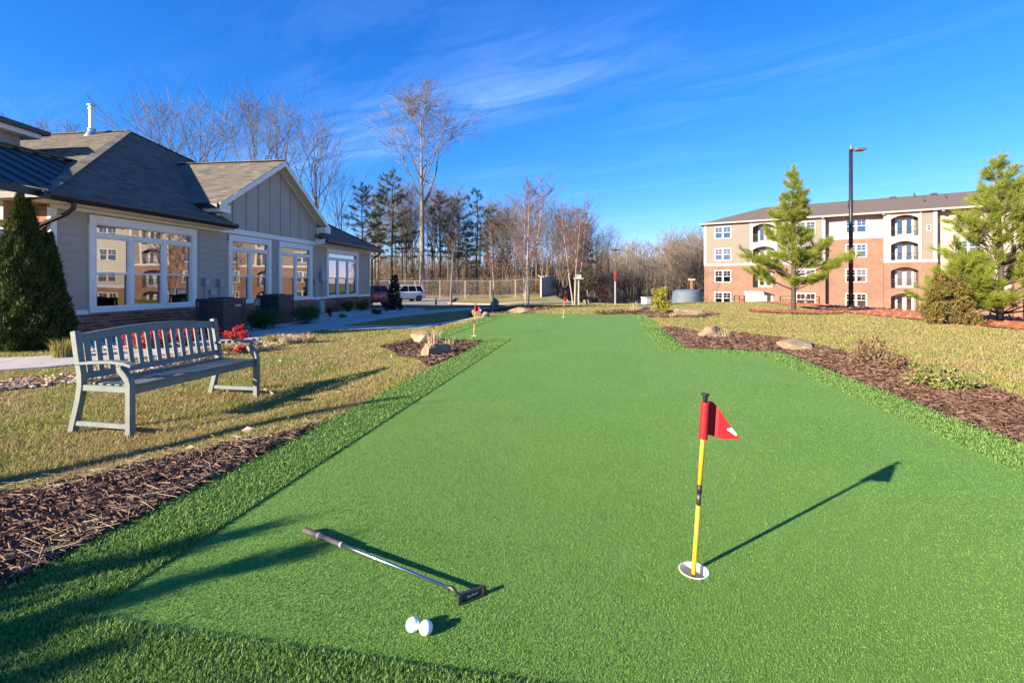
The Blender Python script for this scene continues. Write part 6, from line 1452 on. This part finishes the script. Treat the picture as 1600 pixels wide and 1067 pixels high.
for i in range(7):
    for j in range(k): g.f.append((i*k+j, i*k+(j+1) % k, (i+1)*k+(j+1) % k, (i+1)*k+j))
tag(g.obj('covered_tank', M['tarp'], None, True, 0, (x, y, z)), 'blue-grey tarpaulin covered drum at the lawn edge by the apartment corner', 'covered drum')
x, y, _ = up(1081, 442, 46); z = T(x, y); op = empty('site_post', (x, y, z), 0, 'brown post with a pale cap behind the tarpaulin covered drum', 'post'); h = up(1081, 438, 46)[2]-z; M['orange'] = plain('rusty_brown', (.20, .085, .035), .8); Geo().tube([(0, 0, 0), (0, 0, h)], .17, 8).obj('pole', M['orange'], op); Geo().box(-.3, .3, -.1, .1, h+.002, h+.14).obj('cap', M['awhite'], op)
# black silt fence sagging between stakes along the clay bank
M['silt'] = plain('black_geotextile', (.03, .03, .035), .7, var=.2, scale=2)
def silt(px_pts, lb):
    P = [up(*p) for p in px_pts]; t = empty('silt_fence', P[0], 0, lb, 'fence', 'black silt fences on the clay'); g = Geo(); o = Vector(P[0]); Q = []
    for i in range(len(P)-1):
        for j in range(4): Q.append(Vector(P[i]).lerp(Vector(P[i+1]), j/4)-o+Vector((0, .05*math.sin(i*2+j), -.05*math.sin(math.pi*j/4))))
    Q.append(Vector(P[-1])-o)
    for i, q in enumerate(Q):
        w_ = q+o; zg = T(w_.x, w_.y)-.05-o.z; g.v += [(q.x, q.y, min(zg, q.z-.3)), (q.x+.0, q.y+.02, q.z)]
    for i in range(len(Q)-1): g.f.append((2*i, 2*i+2, 2*i+3, 2*i+1))
    g.obj('fabric', M['silt'], t)
    for p in P: q = Vector(p)-o; Geo().bar((q.x, q.y+.06, q.z-.9), (q.x, q.y+.06, q.z+.06), .04).obj('stake', M['bark'], t)
silt([(1296, 491, 21.5), (1310, 479.5, 21), (1326, 491, 20.8), (1340, 489, 19.8), (1358, 482, 19.4), (1380, 484.5, 19), (1402, 483.5, 18.4), (1420, 487, 18), (1442, 488.5, 17.4)], 'black silt fence running past the foot of the lamp post')
silt([(1505, 486, 17), (1525, 488, 16.6), (1550, 491, 16.2), (1580, 494, 15.8), (1625, 499, 15.4)], 'dark silt fence behind the right pine')
def railing(px0, px1, top, bot, Yd, lb):
    a = Vector(up(px0, top, Yd)); b = Vector(up(px1, top, Yd-1)); h = (bot-top)/FPX*Yd; t = empty('site_railing', (a.x, a.y, a.z-h), 0, lb, 'railing', 'thin black railings by the apartment'); d = b-a; d.z = 0
    for k in range(4): Geo().bar((0, 0, h*(1-k*.25)), (d.x, d.y, h*(1-k*.25)), .05).obj('rail', M['arail'], t)
    for k in range(4): Geo().bar((d.x*k/3, d.y*k/3, -1.5), (d.x*k/3, d.y*k/3, h), .06).obj('post', M['arail'], t)
railing(1140, 1163, 462, 482, 44, 'thin black railing left of the grey cabinet at the apartment base'); railing(1219, 1280, 463, 486, 40, 'thin black railing behind the trunk of the left pine')
x, y, _ = up(1178, 442, 43); z = T(x, y); gc = empty('site_cabinet', (x, y, z), R(-20), 'grey cabinet with a white top by the apartment base, left of the pine trunk', 'cabinet'); h = up(1178, 455, 43)[2]-z; Geo().box(-.75, .75, -.5, .5, 0, h-.25).obj('cabinet', M['greybox'], gc); Geo().prism_y([(-.8, h-.248), (.8, h-.248), (.6, h), (-.7, h)], -.55, .55).obj('top', M['awhite'], gc)
x, y, _ = up(1290, 442, 30); gm = Geo(); k = 16; rn = random.Random(8)
for i, (r_, zz_) in enumerate(((1.0, 0), (.8, .3), (.55, .62), (.3, .88), (.02, 1))):
    for j in range(k): a = j*6.283/k; q = r_*(1+rn.gauss(0, .06)); gm.v.append((1.5*q*math.cos(a), 1.1*q*math.sin(a), zz_))
for i in range(4):
    for j in range(k): gm.f.append((i*k+j, i*k+(j+1) % k, (i+1)*k+(j+1) % k, (i+1)*k+j))
z = T(x, y); htop = up(1290, 477, 30)[2]-z; o = gm.obj('gravel_pile', M['gravel'], None, False, 0, (x, y, z)); o.scale = (1, 1, max(.5, htop)); tag(o, 'pale gravel pile right of the left pine, before the brick wall', 'gravel pile')
x, y, _ = up(1258, 442, 33); z = T(x, y); h = up(1258, 476, 33)[2]-z; bw_ = empty('block_wall', (x, y, z), R(-15), 'low pale block wall behind the trunk of the left pine', 'wall'); bl = Geo().box(0, .39, 0, .2, 0, .19).mesh('block', M['kerb'], bevel=.01)
for r_ in range(max(3, int(h/.2))):
    for i in range(6): link('block', bl, bw_, (-1.2+i*.4+(.2 if r_ % 2 else 0), 0, r_*.2))
x, y, _ = up(1160, 442, 41); z = T(x, y); h = up(1160, 468, 41)[2]-z; tag(Geo().lathe([(.24, 0), (.28, .1), (.28, h*.7), (.22, h*.75), (.22, h*.97), (.05, h)], 12).obj('red_barrel', M['signred'], None, True, 0, (x, y, z)), 'red drum beside the grey cabinet at the apartment base', 'drum')
x, y, z = at(681, 477); tag(Geo().lathe([(.09, 0), (.09, .5), (.06, .62), (.02, .64)], 8).obj('bollard', M['black'], None, True, 0, (x, y, z)), 'tiny dark bollard on the parking lot left of the slim sapling', 'bollard')
# young tree outside the picture on the left: its thin trunk throws the long shadow line across lawn and mulch
q0 = at(60, 757); dq = 5.2; tx, ty = q0[0]+SUN_AZ[0]*dq-.10, q0[1]+SUN_AZ[1]*dq+.15
rnd = random.Random(3); ot = empty('young_tree', (tx, ty, T(tx, ty)-.05), 0, 'thin young tree standing left of the bench, out of the photo', 'tree'); Geo().tube([(0, 0, 0), (.02, .01, 1.2), (0, .03, 2.3), (.03, 0, 2.9)], [.15, .14, .11, .03], 8).obj('trunk', M['bark'], ot, True)
g = Geo()
for i in range(8): a = i*.8; g.tube([(0, .02, 1.9+.08*i), (.25*math.cos(a), .25*math.sin(a), 2.2+.09*i), (.38*math.cos(a), .38*math.sin(a), 2.5+.08*i)], [.014, .009, .003], 4)
g.obj('crown', M['twig'], ot)
